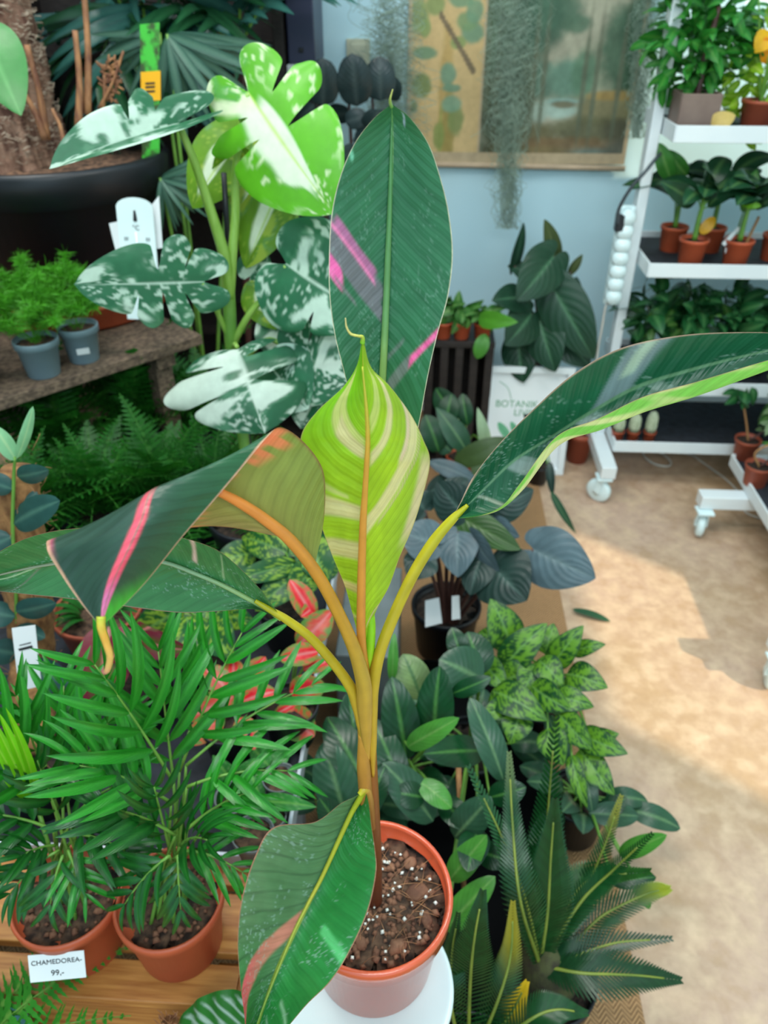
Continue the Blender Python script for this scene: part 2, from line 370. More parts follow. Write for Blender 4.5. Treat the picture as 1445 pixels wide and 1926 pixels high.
# ================================================================== the room
def floor_mat():
    m, t, p, o = nt('stained_vinyl_floor'); v = objco(t)
    a = noisen(t, 2.2, 5, v); b = noisen(t, 22, 7, v, .2); c2 = noisen(t, 70, 3, v)
    c = mixn(t, ramp(t, a, .35, .65), lin(186, 154, 120), lin(196, 164, 144))
    c = mixn(t, ramp(t, b, .45, .72), c, lin(214, 184, 154)); c = mixn(t, mth(t, 'MULTIPLY', ramp(t, b, .44, .3), .5), c, lin(176, 142, 106))
    c = mixn(t, mth(t, 'MULTIPLY', ramp(t, c2, .4, .7), .18), c, lin(150, 120, 92))
    t.links.new(c, p.inputs['Base Color']); p.inputs['Roughness'].default_value = .55; bumpn(t, b, p, .02, .003); return m
def rug_mat():
    m, t, p, o = nt('sisal_herringbone'); v = objco(t); s = t.nodes.new('ShaderNodeSeparateXYZ'); t.links.new(v, s.inputs[0])
    zz = mth(t, 'PINGPONG', mth(t, 'MULTIPLY', s.outputs[0], 1.0), .014)
    q = mth(t, 'SINE', mth(t, 'MULTIPLY', mth(t, 'ADD', s.outputs[1], mth(t, 'MULTIPLY', zz, 1.2)), 700))
    n = noisen(t, 180, 3, v)
    c = mixn(t, ramp(t, mth(t, 'ADD', q, mth(t, 'MULTIPLY', n, 1.4)), -1.2, 2.4), lin(108, 78, 52), lin(206, 158, 110))
    t.links.new(c, p.inputs['Base Color']); p.inputs['Roughness'].default_value = .9; bumpn(t, q, p, .5, .003); return m
def wall_mat(nm, a, b):
    m, t, p, o = nt(nm); v = objco(t); n = noisen(t, 1.7, 4, v); f = noisen(t, 40, 3, v)
    t.links.new(mixn(t, ramp(t, n, .3, .7), lin(*a), lin(*b)), p.inputs['Base Color']); p.inputs['Roughness'].default_value = .8; bumpn(t, f, p, .1, .003); return m
M['floor'] = floor_mat(); M['rug'] = rug_mat(); M['wall'] = wall_mat('white_wall', (208, 239, 249), (200, 234, 246)); M['wall_w'] = wall_mat('cream_wall', (226, 224, 208), (218, 216, 200))
M['wall_d'] = wall_mat('dark_wall', (46, 50, 46), (38, 42, 40))
WY = 2.85
struct('floor', box((0.0, .7, -.03), (4.6, 4.6, .06)), M['floor'])
def wall_open(nm, axis, pos, lo, hi, z1, holes, mat):
    """a wall slab at x or y = pos, with rectangular openings (a0, a1, z0, z1)"""
    xs = sorted({lo, hi, *[q for h in holes for q in h[:2]]}); zs = sorted({0, z1, *[q for h in holes for q in h[2:]]}); ms = []
    for a0, a1 in zip(xs, xs[1:]):
        for c0, c1 in zip(zs, zs[1:]):
            m = ((a0+a1)/2, (c0+c1)/2)
            if any(h[0] < m[0] < h[1] and h[2] < m[1] < h[3] for h in holes): continue
            c = ((m[0], pos+.05, m[1]) if axis == 'y' else (pos+.05, m[0], m[1])); s = (a1-a0, .1, c1-c0) if axis == 'y' else (.1, a1-a0, c1-c0)
            ms.append(box(c, s))
    return struct(nm, join(ms)[:2], mat)
wall_open('wall_back', 'y', WY, -2.1, 2.2, 2.7, [(.93, 1.72, 1.40, 2.3)], M['wall'])
wall_open('wall_left', 'x', -2.2, -1.5, 2.95, 2.7, [], M['wall_d'])
wall_open('wall_right', 'x', 2.0, -1.6, 2.95, 4.6, [(.1, 1.0, .12, 1.45), (1.78, 2.8, 1.62, 2.62)], M['wall_w'])  # unseen right wall: height and openings shaped to place the sun patches
def window(nm, axis, pos, a0, a1, z0, z1, glass=True):
    e = bpy.data.objects.new(nm, None); COL.objects.link(e); e['kind'] = 'structure'; ORG[e.name] = np.zeros(3)
    P = lambda a, z: (a, pos, z) if axis == 'y' else (pos, a, z)
    S = lambda a, z, d: (a, d, z) if axis == 'y' else (d, a, z)
    ms = [box(P((a0+a1)/2, z0+.02), S(a1-a0, .04, .07)), box(P((a0+a1)/2, z1-.02), S(a1-a0, .04, .07)), box(P(a0+.02, (z0+z1)/2), S(.04, z1-z0-.08, .07)), box(P(a1-.02, (z0+z1)/2), S(.04, z1-z0-.08, .07))]
    obj('window_frame', join(ms)[:2], M['white'], e, smooth=False)
    if glass: obj('pane', box(P((a0+a1)/2, (z0+z1)/2), S(a1-a0-.08, z1-z0-.08, .006)), M['glass'], e, smooth=False)
m, t, p, o = nt('window_glass'); tb = t.nodes.new('ShaderNodeBsdfTransparent'); mx = t.nodes.new('ShaderNodeMixShader'); mx.inputs[0].default_value = .06
gl = t.nodes.new('ShaderNodeBsdfGlossy'); gl.inputs['Roughness'].default_value = .02
t.links.new(tb.outputs[0], mx.inputs[1]); t.links.new(gl.outputs[0], mx.inputs[2]); t.links.new(mx.outputs[0], o.inputs[0]); M['glass'] = m
window('window_1', 'y', WY+.05, .93, 1.72, 1.40, 2.3)
window('window_2', 'x', 2.05, .1, 1.0, .12, 1.45); window('window_3', 'x', 2.05, 1.78, 2.8, 1.62, 2.62)
struct('baseboard_back', box((.05, WY-.008, .05), (4.3, .016, .1)), M['white'])
rugv = box((-.55, .95, .004), (1.92, 4.0, .008)); rg = obj('runner_rug', rugv, M['rug'], smooth=False)
tag(rg, 'brown herringbone sisal mat on the floor under the right-hand plants', 'rug')
# ================================================================== stool and the hero banana
H0 = .475
pc = Dd(702, 1676, .879); RIMZ = pc[2]; PR = .0915; PH = .150
PB = np.array((pc[0], pc[1], RIMZ-PH))
st = thing('stool', 'white round stool carrying the tall banana plant', 'stool', (*Zp(694, 1852, PB[2])[:2], 0))
so = ORG[st.name]; sz = PB[2]
obj('seat', lathe([(0, sz-.045), (.086, sz-.045), (.093, sz-.040), (.0965, sz-.014), (.1005, sz-.012), (.1035, sz-.006), (.1025, sz+.001), (.099, sz+.003), (.095, sz), (0, sz)], (so[0], so[1], 0), 64), M['plastic_w'], st)
for k in range(4):
    a = .785+k*1.571; e = np.array((math.cos(a), math.sin(a), 0))
    obj('leg', tube((so+e*.062+UP*(sz-.045), so+e*.10+UP*.012), (.014, .012), 10, 3), M['plastic_w'], st)
obj('ring', tube([so+.086*np.array((math.cos(a), math.sin(a), 0))+UP*.18 for a in np.linspace(0, 6.2832, 17)], .006, 8, 49, cap=False), M['plastic_w'], st)
def pot_mat():
    m, t, p, o = nt('orange_plastic_pot'); n = noisen(t, 6, 3, objco(t))
    t.links.new(mixn(t, ramp(t, n, .3, .7), lin(214, 92, 58), lin(202, 82, 50)), p.inputs['Base Color'])
    p.inputs['Roughness'].default_value = .22; p.inputs['Coat Weight'].default_value = .6; p.inputs['Coat Roughness'].default_value = .1; return m
M['heropot'] = pot_mat()
hb = thing('potted_banana_plant', 'tall pink and cream streaked banana plant in orange pot on the stool', 'plant', PB)
pot(hb, PB, PR, PH, 'heropot', 'soil2', .78, .2, .86, 64)
stop = PB[2]+PH*.86
for i, (dx, dy, s) in enumerate(((.052, .01, .02), (.062, -.02, .012), (.03, -.052, .016), (-.01, -.05, .012), (.04, .045, .013))):
    lump(hb, 'bark_chip', (PB[0]+dx, PB[1]+dy, stop+.004), s*.62, 'bark', i+2)
chips(hb, 'perlite', (PB[0], PB[1], stop), .072, 90, .0026, 'perlite', 'stuff', .006, 1)
chips(hb, 'bark_crumbs', (PB[0], PB[1], stop), .074, 300, .0042, 'bark', 'stuff', .003)
ms = []
for i in range(80):
    a, q = rnd.random()*6.28, .07*math.sqrt(rnd.random()); c = np.array((PB[0]+q*math.cos(a), PB[1]+q*math.sin(a), stop+.008)); g = rnd.random()*6.28; l = rnd.uniform(.008, .022)
    e = np.array((math.cos(g), math.sin(g), rnd.uniform(-.2, .2)))*l; ms.append(tube((c-e, c+UP*.004, c+e), .0004, 3, 5))
o = obj('root_fibres', join(ms)[:2], M['stub'], hb); o['kind'] = 'stuff'
def stalkcol(stops):
    T = [s[0] for s in stops]; C = np.array([lin(*s[1]) for s in stops])
    def f(uv, s=0):
        v = uv[:, 1]; c = np.stack([np.interp(v, T, C[:, i]) for i in range(3)], 1)
        return c*(.82+.36*fbm(uv[:, 0]*14, v*5, s+4)[:, None])
    return f
def stalk(name, pts, rpx, stops, n=14, seg=None, par=hb):
    P3 = [V(*p) for p in pts]; r = [x*dep(p[1], p[2])/F for x, p in zip(np.interp(np.linspace(0, 1, len(pts)), np.linspace(0, 1, len(rpx)), rpx), pts)]
    g = tube(P3, r, n, seg or len(pts)*8); return obj(name, g, M['stalk'], par, col=stalkcol(stops)(g[2], len(pts)))
# pseudostem: a main trunk and the overlapping leaf sheaths
stalk('pseudostem', [(704, 1712, .475), (701, 1600, .474), (696, 1500, .474), (691, 1400, .474), (690, 1330, .474), (692, 1280, .475)], (16, 17, 17, 17, 19, 12), [(0, (96, 44, 30)), (.3, (128, 74, 34)), (.55, (166, 100, 36)), (.8, (200, 146, 60)), (1, (214, 170, 60))], 18)
stalk('leaf_sheath', [(692, 1600, .468), (688, 1500, .463), (684, 1440, .463), (682, 1380, .465)], (3, 13, 13, 8), [(0, (150, 92, 40)), (.4, (176, 120, 50)), (1, (200, 146, 56))])
# petioles
PT = [(0, (206, 160, 50)), (.4, (196, 168, 44)), (1, (176, 176, 34))]
stalk('petiole', [(686, 1420, .466), (680, 1360, .464), (670, 1318, .465), (658, 1290, .464), (628, 1248, .46), (585, 1200, .457), (540, 1166, .455), (510, 1148, .455), (480, 1130, .456)], (3, 10, 12, 11, 10, 9, 9, 8, 6, 4), PT)
stalk('petiole', [(692, 1440, .464), (689, 1380, .462), (686, 1330, .460), (684, 1285, .458), (668, 1225, .454), (640, 1160, .447), (600, 1085, .438), (550, 1020, .424), (500, 978, .410), (455, 948, .398), (412, 925, .386)], (3, 11, 15, 15, 13, 12, 12, 12, 11, 10, 8), [(0, (210, 160, 66)), (.35, (190, 156, 56)), (.55, (206, 150, 50)), (.75, (232, 150, 70)), (1, (244, 150, 70))])
stalk('petiole', [(702, 1460, .466), (701, 1400, .465), (700, 1340, .466), (702, 1290, .468), (714, 1230, .471), (738, 1165, .476), (775, 1085, .482), (815, 1020, .488), (850, 978, .492), (880, 950, .494)], (3, 8, 11, 12, 11, 11, 11, 11, 9, 4), PT)
stalk('petiole', [(690, 1330, .480), (692, 1260, .482), (696, 1180, .487), (700, 1110, .493)], (9, 8, 6, 4), PT)
stalk('rolled_leaf', [(692, 1300, .472), (695, 1240, .474), (698, 1180, .476), (697, 1140, .478), (696, 1120, .478)], (6, 10, 9, 6, 1), [(0, (190, 190, 40)), (.4, (150, 214, 40)), (1, (120, 200, 40))])
stalk('petiole', [(700, 1560, .466), (694, 1510, .462), (688, 1484, .459), (676, 1495, .454)], (7, 10, 8, 5), [(0, (160, 100, 46)), (.6, (190, 140, 60)), (1, (190, 190, 40))])
def gridleaf(rows, bul=0.0, nc=25, nr=140, wob=0, seed=0):
    """rows of (px, py, h) points across the blade; smooth surface through them"""
    R = [cat([V(*p) for p in r], nc) for r in rows]; R = np.array(R); G = np.stack([cat(R[:, j], nr) for j in range(nc)], 1)
    u = np.linspace(0, 1, nc); du = np.gradient(G, axis=1); dv = np.gradient(G, axis=0); N = np.cross(du, dv); N /= np.linalg.norm(N, axis=2, keepdims=True)+1e-12
    wdt = np.linalg.norm(G[:, -1]-G[:, 0], axis=1)[:, None]
    k = np.sin(np.abs(u*2-1)*np.pi)[None]; v = np.linspace(0, 1, nr)[:, None]
    env = np.sin(np.pi*v)**.5
    q = v+.0*u
    G = G+N*((bul*wdt*k*env)+wob*wdt*k*env*(fbm(np.broadcast_to(v*14, (nr, nc)), np.broadcast_to(u*2, (nr, nc)), seed)-.5))[..., None]
    uv = np.stack((np.broadcast_to(u, (nr, nc)), np.broadcast_to(v, (nr, nc))), -1)
    return G.reshape(-1, 3), gridf(nr, nc), uv.reshape(-1, 2)
def bands(uv, c, lst, k, seed, q=None):
    u = uv[:, 0]*2-1; v = uv[:, 1]; a = np.abs(u); ja = .006 if q is None else 0; q = v+k*a if q is None else q
    jit = (noise(q*60, a*3, seed)-.5)*ja
    for (sd, q0, q1, a0, a1, colr) in lst:
        m = sm(q0-.007, q0+.007, q+jit)*sm(q1+.007, q1-.007, q+jit)*sm(a0-.03, a0+.05, a+jit*10)*sm(a1+.05, a1-.03, a+jit*6)
        if sd: m = m*(u*sd > 0)
        c = mixc(c, m, lin(*colr))
    return c
def spots(uv, c, seed, amt=.5):
    m = sm(.74, .8, noise(uv[:, 0]*95, uv[:, 1]*190, seed))*sm(.5, .7, noise(uv[:, 0]*9, uv[:, 1]*16, seed+3))*amt
    return mixc(c, m, lin(170, 200, 190))
def edge_mid(uv, c, ec, mc, ew=.965, mw=.06):
    a = np.abs(uv[:, 0]*2-1); c = mixc(c, sm(ew, ew+.03, a), lin(*ec)); return mixc(c, sm(mw, mw*.5, a), lin(*mc))
def green(uv, base, k=.25, seed=0, lo=.75, hi=1.3, fq=26):
    u = uv[:, 0]*2-1; v = uv[:, 1]; q = v-k*np.abs(u)
    n = fbm(q*fq, np.abs(u)*1.5+5*(u > 0), seed); n2 = fbm(u*1.6+4, v*4, seed+5)
    return lin(*base)[None]*(lo+(hi-lo)*(.6*n+.4*n2))[:, None]
# ---- leaf 1: tall dark blade at the back
def bl(name, rows, colf, mat='banana', bul=0, nc=81, nr=230, wob=.0, seed=0, tail=None, tcol=None, mid=None, flipf=False, qf=None):
    g = gridleaf(rows, bul, nc, nr, wob, seed)
    if flipf: g = flip(g)
    c1, c2 = colf(g[2]); uvm = g[2].copy()
    if qf: uvm[:, 1] = qf(g[2])
    o = obj(name, g, M[mat], hb, col=c1, col2=c2, uv=uvm)
    if mid:
        P3 = [V(*p) for p in mid[0]]; g2 = tube(P3, [r*dep(p[1], p[2])/F for r, p in zip(np.interp(np.linspace(0, 1, len(P3)), np.linspace(0, 1, len(mid[1])), mid[1]), mid[0])], 10, len(P3)*8)
        obj('midrib', g2, M['stalk'], o, col=stalkcol(mid[2])(g2[2], 3))
    if tail:
        P3 = [V(*p) for p in tail[0]]; g2 = tube(P3, [r*dep(p[1], p[2])/F for r, p in zip(np.interp(np.linspace(0, 1, len(P3)), np.linspace(0, 1, len(tail[1])), tail[1]), tail[0])], 8, len(P3)*8)
        obj('leaf_tip', g2, M['stalk'], o, col=stalkcol(tail[2])(g2[2], 3))
    return o
def R3(l, m, r, h, dm=.0, dl=0, dr=0): return [(*l, h+dl), (*m, h+dm), (*r, h+dr)]
def c_leaf1(uv):
    c = green(uv, (42, 98, 66), .15, 1)
    c = mixc(c, sm(.35, .0, uv[:, 1])*.25, lin(70, 130, 90))
    c = bands(uv, c, [(-1, .485, .565, .05, 1.0, (104, 104, 108)), (-1, .475, .50, .2, .92, (168, 100, 140)), (-1, .497, .507, .22, 1.05, (226, 120, 168)), (-1, .56, .605, .78, 1.1, (228, 96, 160)),
                         (-1, .592, .60, .55, .9, (110, 110, 110)), (1, .72, .745, .52, 1.1, (222, 90, 150)), (1, .715, .75, .1, .55, (100, 110, 106)), (1, .65, .665, .08, .38, (92, 108, 100)), (1, .175, .19, .5, .85, (150, 170, 190)), (-1, .33, .345, .86, 1.0, (110, 180, 150))], .15, 2)
    c = spots(uv, c, 8, .12); c = edge_mid(uv, c, (206, 196, 170), (96, 146, 88), .975, .05)
    return c, c*1.15
rows = [[(736, 196, .530), (737, 195, .530), (738, 196, .530)]]
for L, m_, r, h in (((703, 223), (738, 226), (772, 222), .532), ((667, 270), (738, 268), (807, 272), .532), ((640, 332), (736, 330), (830, 338), .530), ((624, 402), (733, 400), (845, 402), .528), ((619, 480), (730, 480), (852, 480), .524), ((620, 560), (727, 560), (843, 558), .520),
                    ((630, 632), (724, 630), (824, 626), .515), ((645, 692), (721, 690), (806, 704), .51), ((662, 762), (717, 770), (790, 790), .505), ((676, 850), (711, 870), (770, 880), .50), ((690, 960), (705, 980), (735, 990), .495), ((698, 1090), (699, 1090), (701, 1090), .490)):
    rows.append(R3(L, m_, r, h, .010))
bl('leaf', rows, c_leaf1, bul=-.015, seed=1, wob=.02, tail=([(737, 202, .530), (734, 192, .528), (735, 182, .526), (739, 168, .525)], (3.5, 3, 2, 1), [(0, (90, 150, 70)), (1, (200, 200, 110))]),
   mid=([(737, 230, .541), (733, 400, .536), (730, 480, .532), (727, 560, .528), (724, 630, .523), (721, 690, .518), (711, 870, .508), (699, 1090, .490)], (1.5, 5, 6, 6.5, 7, 7, 7, 6), [(0, (84, 140, 84)), (.5, (104, 152, 92)), (1, (150, 170, 80))]))
# ---- leaf 2: new yellow-green blade, underside towards the camera
def quv2(uv):
    u = uv[:, 0]*2-1; v = uv[:, 1]; a = np.abs(u); k = np.where(u > 0, .34-.22*sm(.25, .85, v), .30-.29*sm(.10, .58, v))
    return v+k*a**1.15
def c_leaf2(uv):
    u = uv[:, 0]*2-1; v = uv[:, 1]
    c = green(uv, (176, 212, 44), .4, 6, .85, 1.16, 20)
    c = mixc(c, sm(.62, .1, v)*sm(.6, -.5, u)*.75, lin(120, 206, 30)); c = mixc(c, sm(.3, .9, u)*.4, lin(140, 176, 66))
    cr = (236, 224, 164); pk = (238, 210, 178); q = quv2(uv)
    c = bands(uv, c, [(-1, .335, .405, .04, .85, (214, 222, 130)), (-1, .36, .405, .04, .5, cr), (1, .27, .325, .04, .62, (214, 226, 124)), (1, .39, .435, .04, .85, cr), (1, .565, .62, .04, 1.1, cr), (1, .54, .565, .5, 1.1, pk), (1, .63, .636, .3, 1.1, pk), (-1, .525, .57, .05, 1.1, cr),
                         (-1, .508, .513, .3, 1.1, cr), (-1, .63, .675, .05, 1.1, (228, 214, 150)), (-1, .745, .77, .05, 1.1, (228, 206, 140)), (-1, .85, .86, .1, 1, cr), (-1, .905, .915, .2, 1, cr), (1, .93, .94, .5, 1.1, pk)], .2, 5, q)
    c = mixc(c, sm(.8, .9, u)*sm(.36, .44, v)*sm(.66, .58, v)*.8, lin(*pk))
    c = edge_mid(uv, c, (190, 176, 110), (214, 160, 60), .975, .05)
    return c, c
rows = [[(681, 640, .460), (682, 638, .459), (684, 640, .460)]]
for L, m_, r, h in (((671, 688), (683, 688), (698, 690), .459), ((645, 728), (686, 728), (734, 727), .459), ((598, 772), (690, 778), (774, 781), .459), ((568, 815), (692, 828), (797, 828), .459), ((568, 860), (690, 872), (809, 868), .460), ((588, 928), (686, 938), (796, 930), .462),
                    ((603, 985), (683, 988), (776, 993), .464), ((625, 1045), (681, 1048), (752, 1048), .466), ((648, 1100), (680, 1105), (732, 1103), .468), ((662, 1150), (680, 1155), (708, 1148), .469), ((674, 1198), (680, 1202), (694, 1195), .471), ((680, 1240, ), (682, 1242), (685, 1240), .472)):
    rows.append(R3(L, m_, r, h+.006, -.010))
bl('leaf', rows, c_leaf2, 'banana_new', bul=.02, qf=quv2, seed=4, wob=.05, tail=([(682, 645, .460), (682, 634, .459), (674, 632, .458), (660, 628, .457), (652, 615, .456), (650, 598, .456)], (5, 3.5, 2.5, 2.5, 2, 1), [(0, (120, 200, 40)), (.3, (190, 190, 80)), (1, (226, 206, 140))]),
   mid=([(682, 690, .447), (690, 778, .446), (692, 828, .446), (690, 872, .447), (686, 938, .449), (683, 988, .451), (680, 1105, .456), (680, 1202, .462), (688, 1270, .470)], (1.5, 3, 4, 5, 6, 7, 8.5, 9, 9), [(0, (190, 190, 60)), (.35, (216, 160, 60)), (.8, (220, 146, 62)), (1, (210, 150, 50))]))
# ---- leaf 3: blade arching over to the left, its tip hanging towards the camera
def c_leaf3(uv):
    u = uv[:, 0]*2-1; v = uv[:, 1]
    c = green(uv, (46, 74, 62), .2, 12, .8, 1.25); c = mixc(c, sm(.2, -.9, u)*.5, lin(40, 108, 60)); c = mixc(c, sm(.86, .96, v)*.9*sm(.3, -.2, u), lin(70, 180, 50))
    w_ = .05+.13*sm(.5, .9, v); m = sm(w_, w_*.6, np.abs(u-.02))*sm(.5, .6, v); c = mixc(c, m, lin(230, 84, 104)); c = mixc(c, m*sm(.8, .9, v), lin(226, 120, 170))
    c = mixc(c, sm(.9, .97, u)*sm(.5, .55, v)*sm(.7, .6, v), lin(190, 90, 120))
    c = edge_mid(uv, c, (200, 156, 128), (150, 110, 100), .955, .02)
    b = green(uv, (140, 142, 70), .5, 13, .85, 1.15, 10); b = mixc(b, sm(.2, -1, u)*.4, lin(124, 156, 60)); b = mixc(b, sm(0, 1, u)*.5, lin(160, 134, 96))
    b = mixc(b, sm(.41, .44, v), lin(246, 140, 100)); b = mixc(b, sm(.36, .40, v)*sm(.5, .62, noise(u*14, v*4, 4))*.8, lin(246, 130, 90))
    b = mixc(b, sm(.7, .8, u)*sm(.16, .05, v)*sm(.4, .8, np.sin(u*50)), lin(236, 180, 150))
    return c, edge_mid(uv, b, (136, 90, 60), (240, 150, 70), .965, .07)
rows = [[(590, 1072, .437), (590, 1073, .436), (590, 1072, .436)],
        [(606, 1000, .448), (580, 1050, .437), (582, 1052, .434)],
        [(612, 935, .452), (545, 1014, .428), (558, 1022, .426)],
        [(606, 880, .452), (490, 966, .414), (508, 1006, .416)],
        [(572, 832, .446), (418, 928, .400), (395, 990, .408)],
        [(530, 804, .430), (345, 918, .384), (240, 1010, .392)],
        [(503, 822, .408), (290, 918, .356), (110, 1012, .362)],
        [(455, 880, .386), (266, 978, .336), (88, 1030, .338)],
        [(404, 940, .368), (243, 1030, .326), (116, 1082, .326)],
        [(345, 1008, .350), (218, 1082, .318), (146, 1126, .316)],
        [(272, 1098, .332), (200, 1132, .312), (168, 1154, .310)],
        [(195, 1176, .306), (190, 1178, .305), (186, 1174, .306)]]
bl('leaf', rows, c_leaf3, bul=-.012, seed=9, nr=220, tail=([(190, 1160, .307), (191, 1182, .304), (200, 1210, .303), (207, 1235, .303), (203, 1258, .304), (198, 1264, .305)], (9, 8, 7, 6.5, 6, 5), [(0, (180, 190, 60)), (.3, (236, 176, 70)), (.7, (236, 190, 110)), (1, (214, 140, 130))]))
# ---- leaf 4: low blade to the left
def c_leaf4(uv):
    c = green(uv, (62, 124, 72), .2, 21, .75, 1.25); u = uv[:, 0]*2-1; v = uv[:, 1]
    c = mixc(c, sm(.2, 1, u)*sm(.75, .95, v)*.6, lin(90, 60, 60))
    c = bands(uv, c, [(-1, .40, .412, .25, 1.0, (226, 190, 180)), (-1, .52, .53, .5, 1.0, (210, 190, 186)), (-1, .30, .305, .2, .9, (170, 190, 150)), (1, .80, .805, .05, .9, (130, 120, 110))], -.06, 4)
    c = spots(uv, c, 30, .35); return edge_mid(uv, c, (160, 110, 100), (150, 180, 140), .975, .05), c*1.1
rows = [[(531, 1162, .455), (530, 1164, .455), (528, 1166, .455)]]
for L, m_, r, h in (((503, 1126), (495, 1142), (488, 1148), .456), ((488, 1106), (470, 1128), (455, 1146), .457), ((440, 1058), (425, 1104), (405, 1150), .460), ((400, 1030), (370, 1080), (335, 1152), .463), ((338, 1010), (310, 1058), (262, 1144), .467), ((255, 994), (240, 1048), (190, 1134), .47), ((170, 992), (160, 1050), (120, 1125), .472),
                    ((85, 1002), (80, 1064), (50, 1118), .473), ((15, 1028), (10, 1088), (-5, 1112), .474), ((-70, 1085), (-75, 1098), (-80, 1105), .474)):
    rows.append(R3(L, m_, r, h, .008, -.004))
bl('leaf', rows, c_leaf4, bul=.02, seed=14, wob=.03, flipf=True, mid=([(530, 1164, .456), (495, 1142, .462), (425, 1104, .466), (370, 1080, .469), (310, 1058, .473), (240, 1048, .476), (80, 1064, .479), (-60, 1096, .478)], (6, 5, 4.5, 4, 4, 3.5, 2.5, 1), [(0, (150, 180, 80)), (.4, (140, 176, 130)), (1, (150, 150, 130))]))
# ---- leaf 5: long blade to the right with a rolled lower margin
def c_leaf5(uv):
    u = uv[:, 0]*2-1; v = uv[:, 1]; c = green(uv, (28, 88, 58), .2, 33, .75, 1.25); a = np.abs(u+.33)
    c = mixc(c, sm(.25, .05, v)*sm(.1, .6, u)*.6, lin(56, 130, 30))
    q = v-.18*np.clip(-(u+.33), 0, 1)-.1*np.clip(u+.33, 0, 1); j = (noise(q*70, u*3, 2)-.5)*.02
    for (q0, q1, u0, u1, cc) in ((.50, .575, -1.1, -.35, (116, 136, 138)), (.535, .55, -1.1, -.6, (160, 180, 160)), (.46, .50, -.3, .3, (130, 150, 142)), (.28, .31, -.3, .35, (132, 150, 142)), (.62, .645, -.3, .3, (100, 130, 112)), (.15, .165, -.3, .3, (150, 160, 140))):
        c = mixc(c, sm(q0-.01, q0+.006, q+j)*sm(q1+.01, q1-.006, q+j)*sm(u0-.05, u0+.03, u)*sm(u1+.05, u1-.03, u), lin(*cc))
    c = mixc(c, sm(.25, .16, v)*sm(-.9, -.96, u), lin(216, 180, 160)); c = spots(uv, c, 40, .3)
    c = mixc(c, sm(.05, .015, np.abs(u+.333)), lin(100, 140, 104)); c = mixc(c, sm(.965, .985, np.abs(u)), lin(196, 160, 140))
    b = green(uv, (132, 206, 84), .6, 35, .85, 1.15); b = mixc(b, sm(.6, .8, noise(v*16+u*3, u*2, 5)), lin(216, 222, 150)); b = mixc(b, sm(.96, .985, np.abs(u)), lin(196, 150, 130))
    return c, b
R4 = lambda a, b, c, d, h: [(*a, h+.002), (*b, h+.006), (*c, h-.006), (*d, h-.012)]
rows = [[(850, 976, .492), (851, 976, .492), (853, 976, .491), (854, 976, .491)], R4((866, 945), (878, 952), (893, 970), (905, 969), .492), R4((890, 897), (915, 916), (938, 957), (946, 950), .494), R4((938, 836), (968, 866), (985, 918), (978, 910), .497),
        R4((1005, 768), (1038, 822), (1052, 838), (1046, 822), .50), R4((1078, 704), (1110, 777), (1132, 808), (1126, 787), .503), R4((1165, 656), (1197, 729), (1215, 774), (1211, 746), .506), R4((1272, 632), (1297, 697), (1310, 745), (1307, 719), .51), R4((1380, 625), (1400, 670), (1418, 706), (1416, 686), .514),
        R4((1480, 629), (1492, 652), (1502, 676), (1501, 663), .518), [(1560, 654, .52), (1561, 655, .52), (1562, 656, .519), (1562, 657, .518)]]
bl('leaf', rows, c_leaf5, nc=60, nr=190, seed=17)
# ---- leaf 6: low blade hanging to the front
def c_leaf6(uv):
    u = uv[:, 0]*2-1; v = uv[:, 1]; c = green(uv, (44, 132, 62), .2, 44, .78, 1.2); c = mixc(c, (u < 0)*.65*sm(.95, .6, v), lin(112, 140, 106)); c = mixc(c, (u < 0)*sm(.8, 1, np.sin((v-.16*np.abs(u))*120))*.4, lin(58, 84, 60))  # left half lightened: its grey-green sheen is painted into the leaf colour
    m = sm(.46, .6, v)*sm(.80, .74, v)*sm(.34, .26, np.abs(u+.22*(v-.5)*10*.5+.02)/np.clip(.35+v*.6, .1, 2)); m = m*(u < .02)*(v > .5)
    q = v+.33*u
    m = sm(.52, .54, q+.03)*(u < 0)*sm(.60, .57, q)*(v > .5); c = mixc(c, m, lin(222, 140, 120)); c = mixc(c, m*sm(.3, .9, -u), lin(234, 100, 110))
    c = bands(uv, c, [(1, .47, .50, .42, .98, (96, 196, 120)), (1, .72, .73, .4, .9, (150, 200, 160)), (1, .80, .806, .2, .9, (170, 206, 180))], -.16, 9)
    c = spots(uv, c, 50, .4); return edge_mid(uv, c, (196, 120, 104), (170, 180, 60), .975, .04), c
rows = [[(686, 1486, .458), (687, 1486, .458), (688, 1487, .458)]]
for L, m_, r, h in (((668, 1498), (677, 1502), (694, 1512), .455), ((640, 1512), (656, 1540), (699, 1552), .45), ((592, 1546), (636, 1583), (706, 1600), .442), ((515, 1556), (608, 1645), (708, 1640), .43), ((480, 1610), (577, 1705), (694, 1708), .410), ((455, 1690), (548, 1765), (665, 1776), .388), ((447, 1770), (520, 1828), (625, 1842), .368),
                    ((452, 1850), (497, 1890), (577, 1890), .350), ((461, 1930), (478, 1952), (525, 1950), .333), ((455, 2010), (456, 2012), (458, 2012), .318)):
    rows.append(R3(L, m_, r, h, .010, .002, -.008))
bl('leaf', rows, c_leaf6, bul=-.02, seed=20, wob=.05, flipf=True, mid=([(688, 1484, .458), (677, 1502, .459), (656, 1540, .456), (608, 1645, .437), (577, 1705, .417), (548, 1765, .395), (497, 1890, .357), (456, 2010, .320)], (6, 6, 5, 4, 3, 2.5, 2, 1), [(0, (176, 196, 40)), (.5, (190, 180, 60)), (1, (120, 170, 80))]))
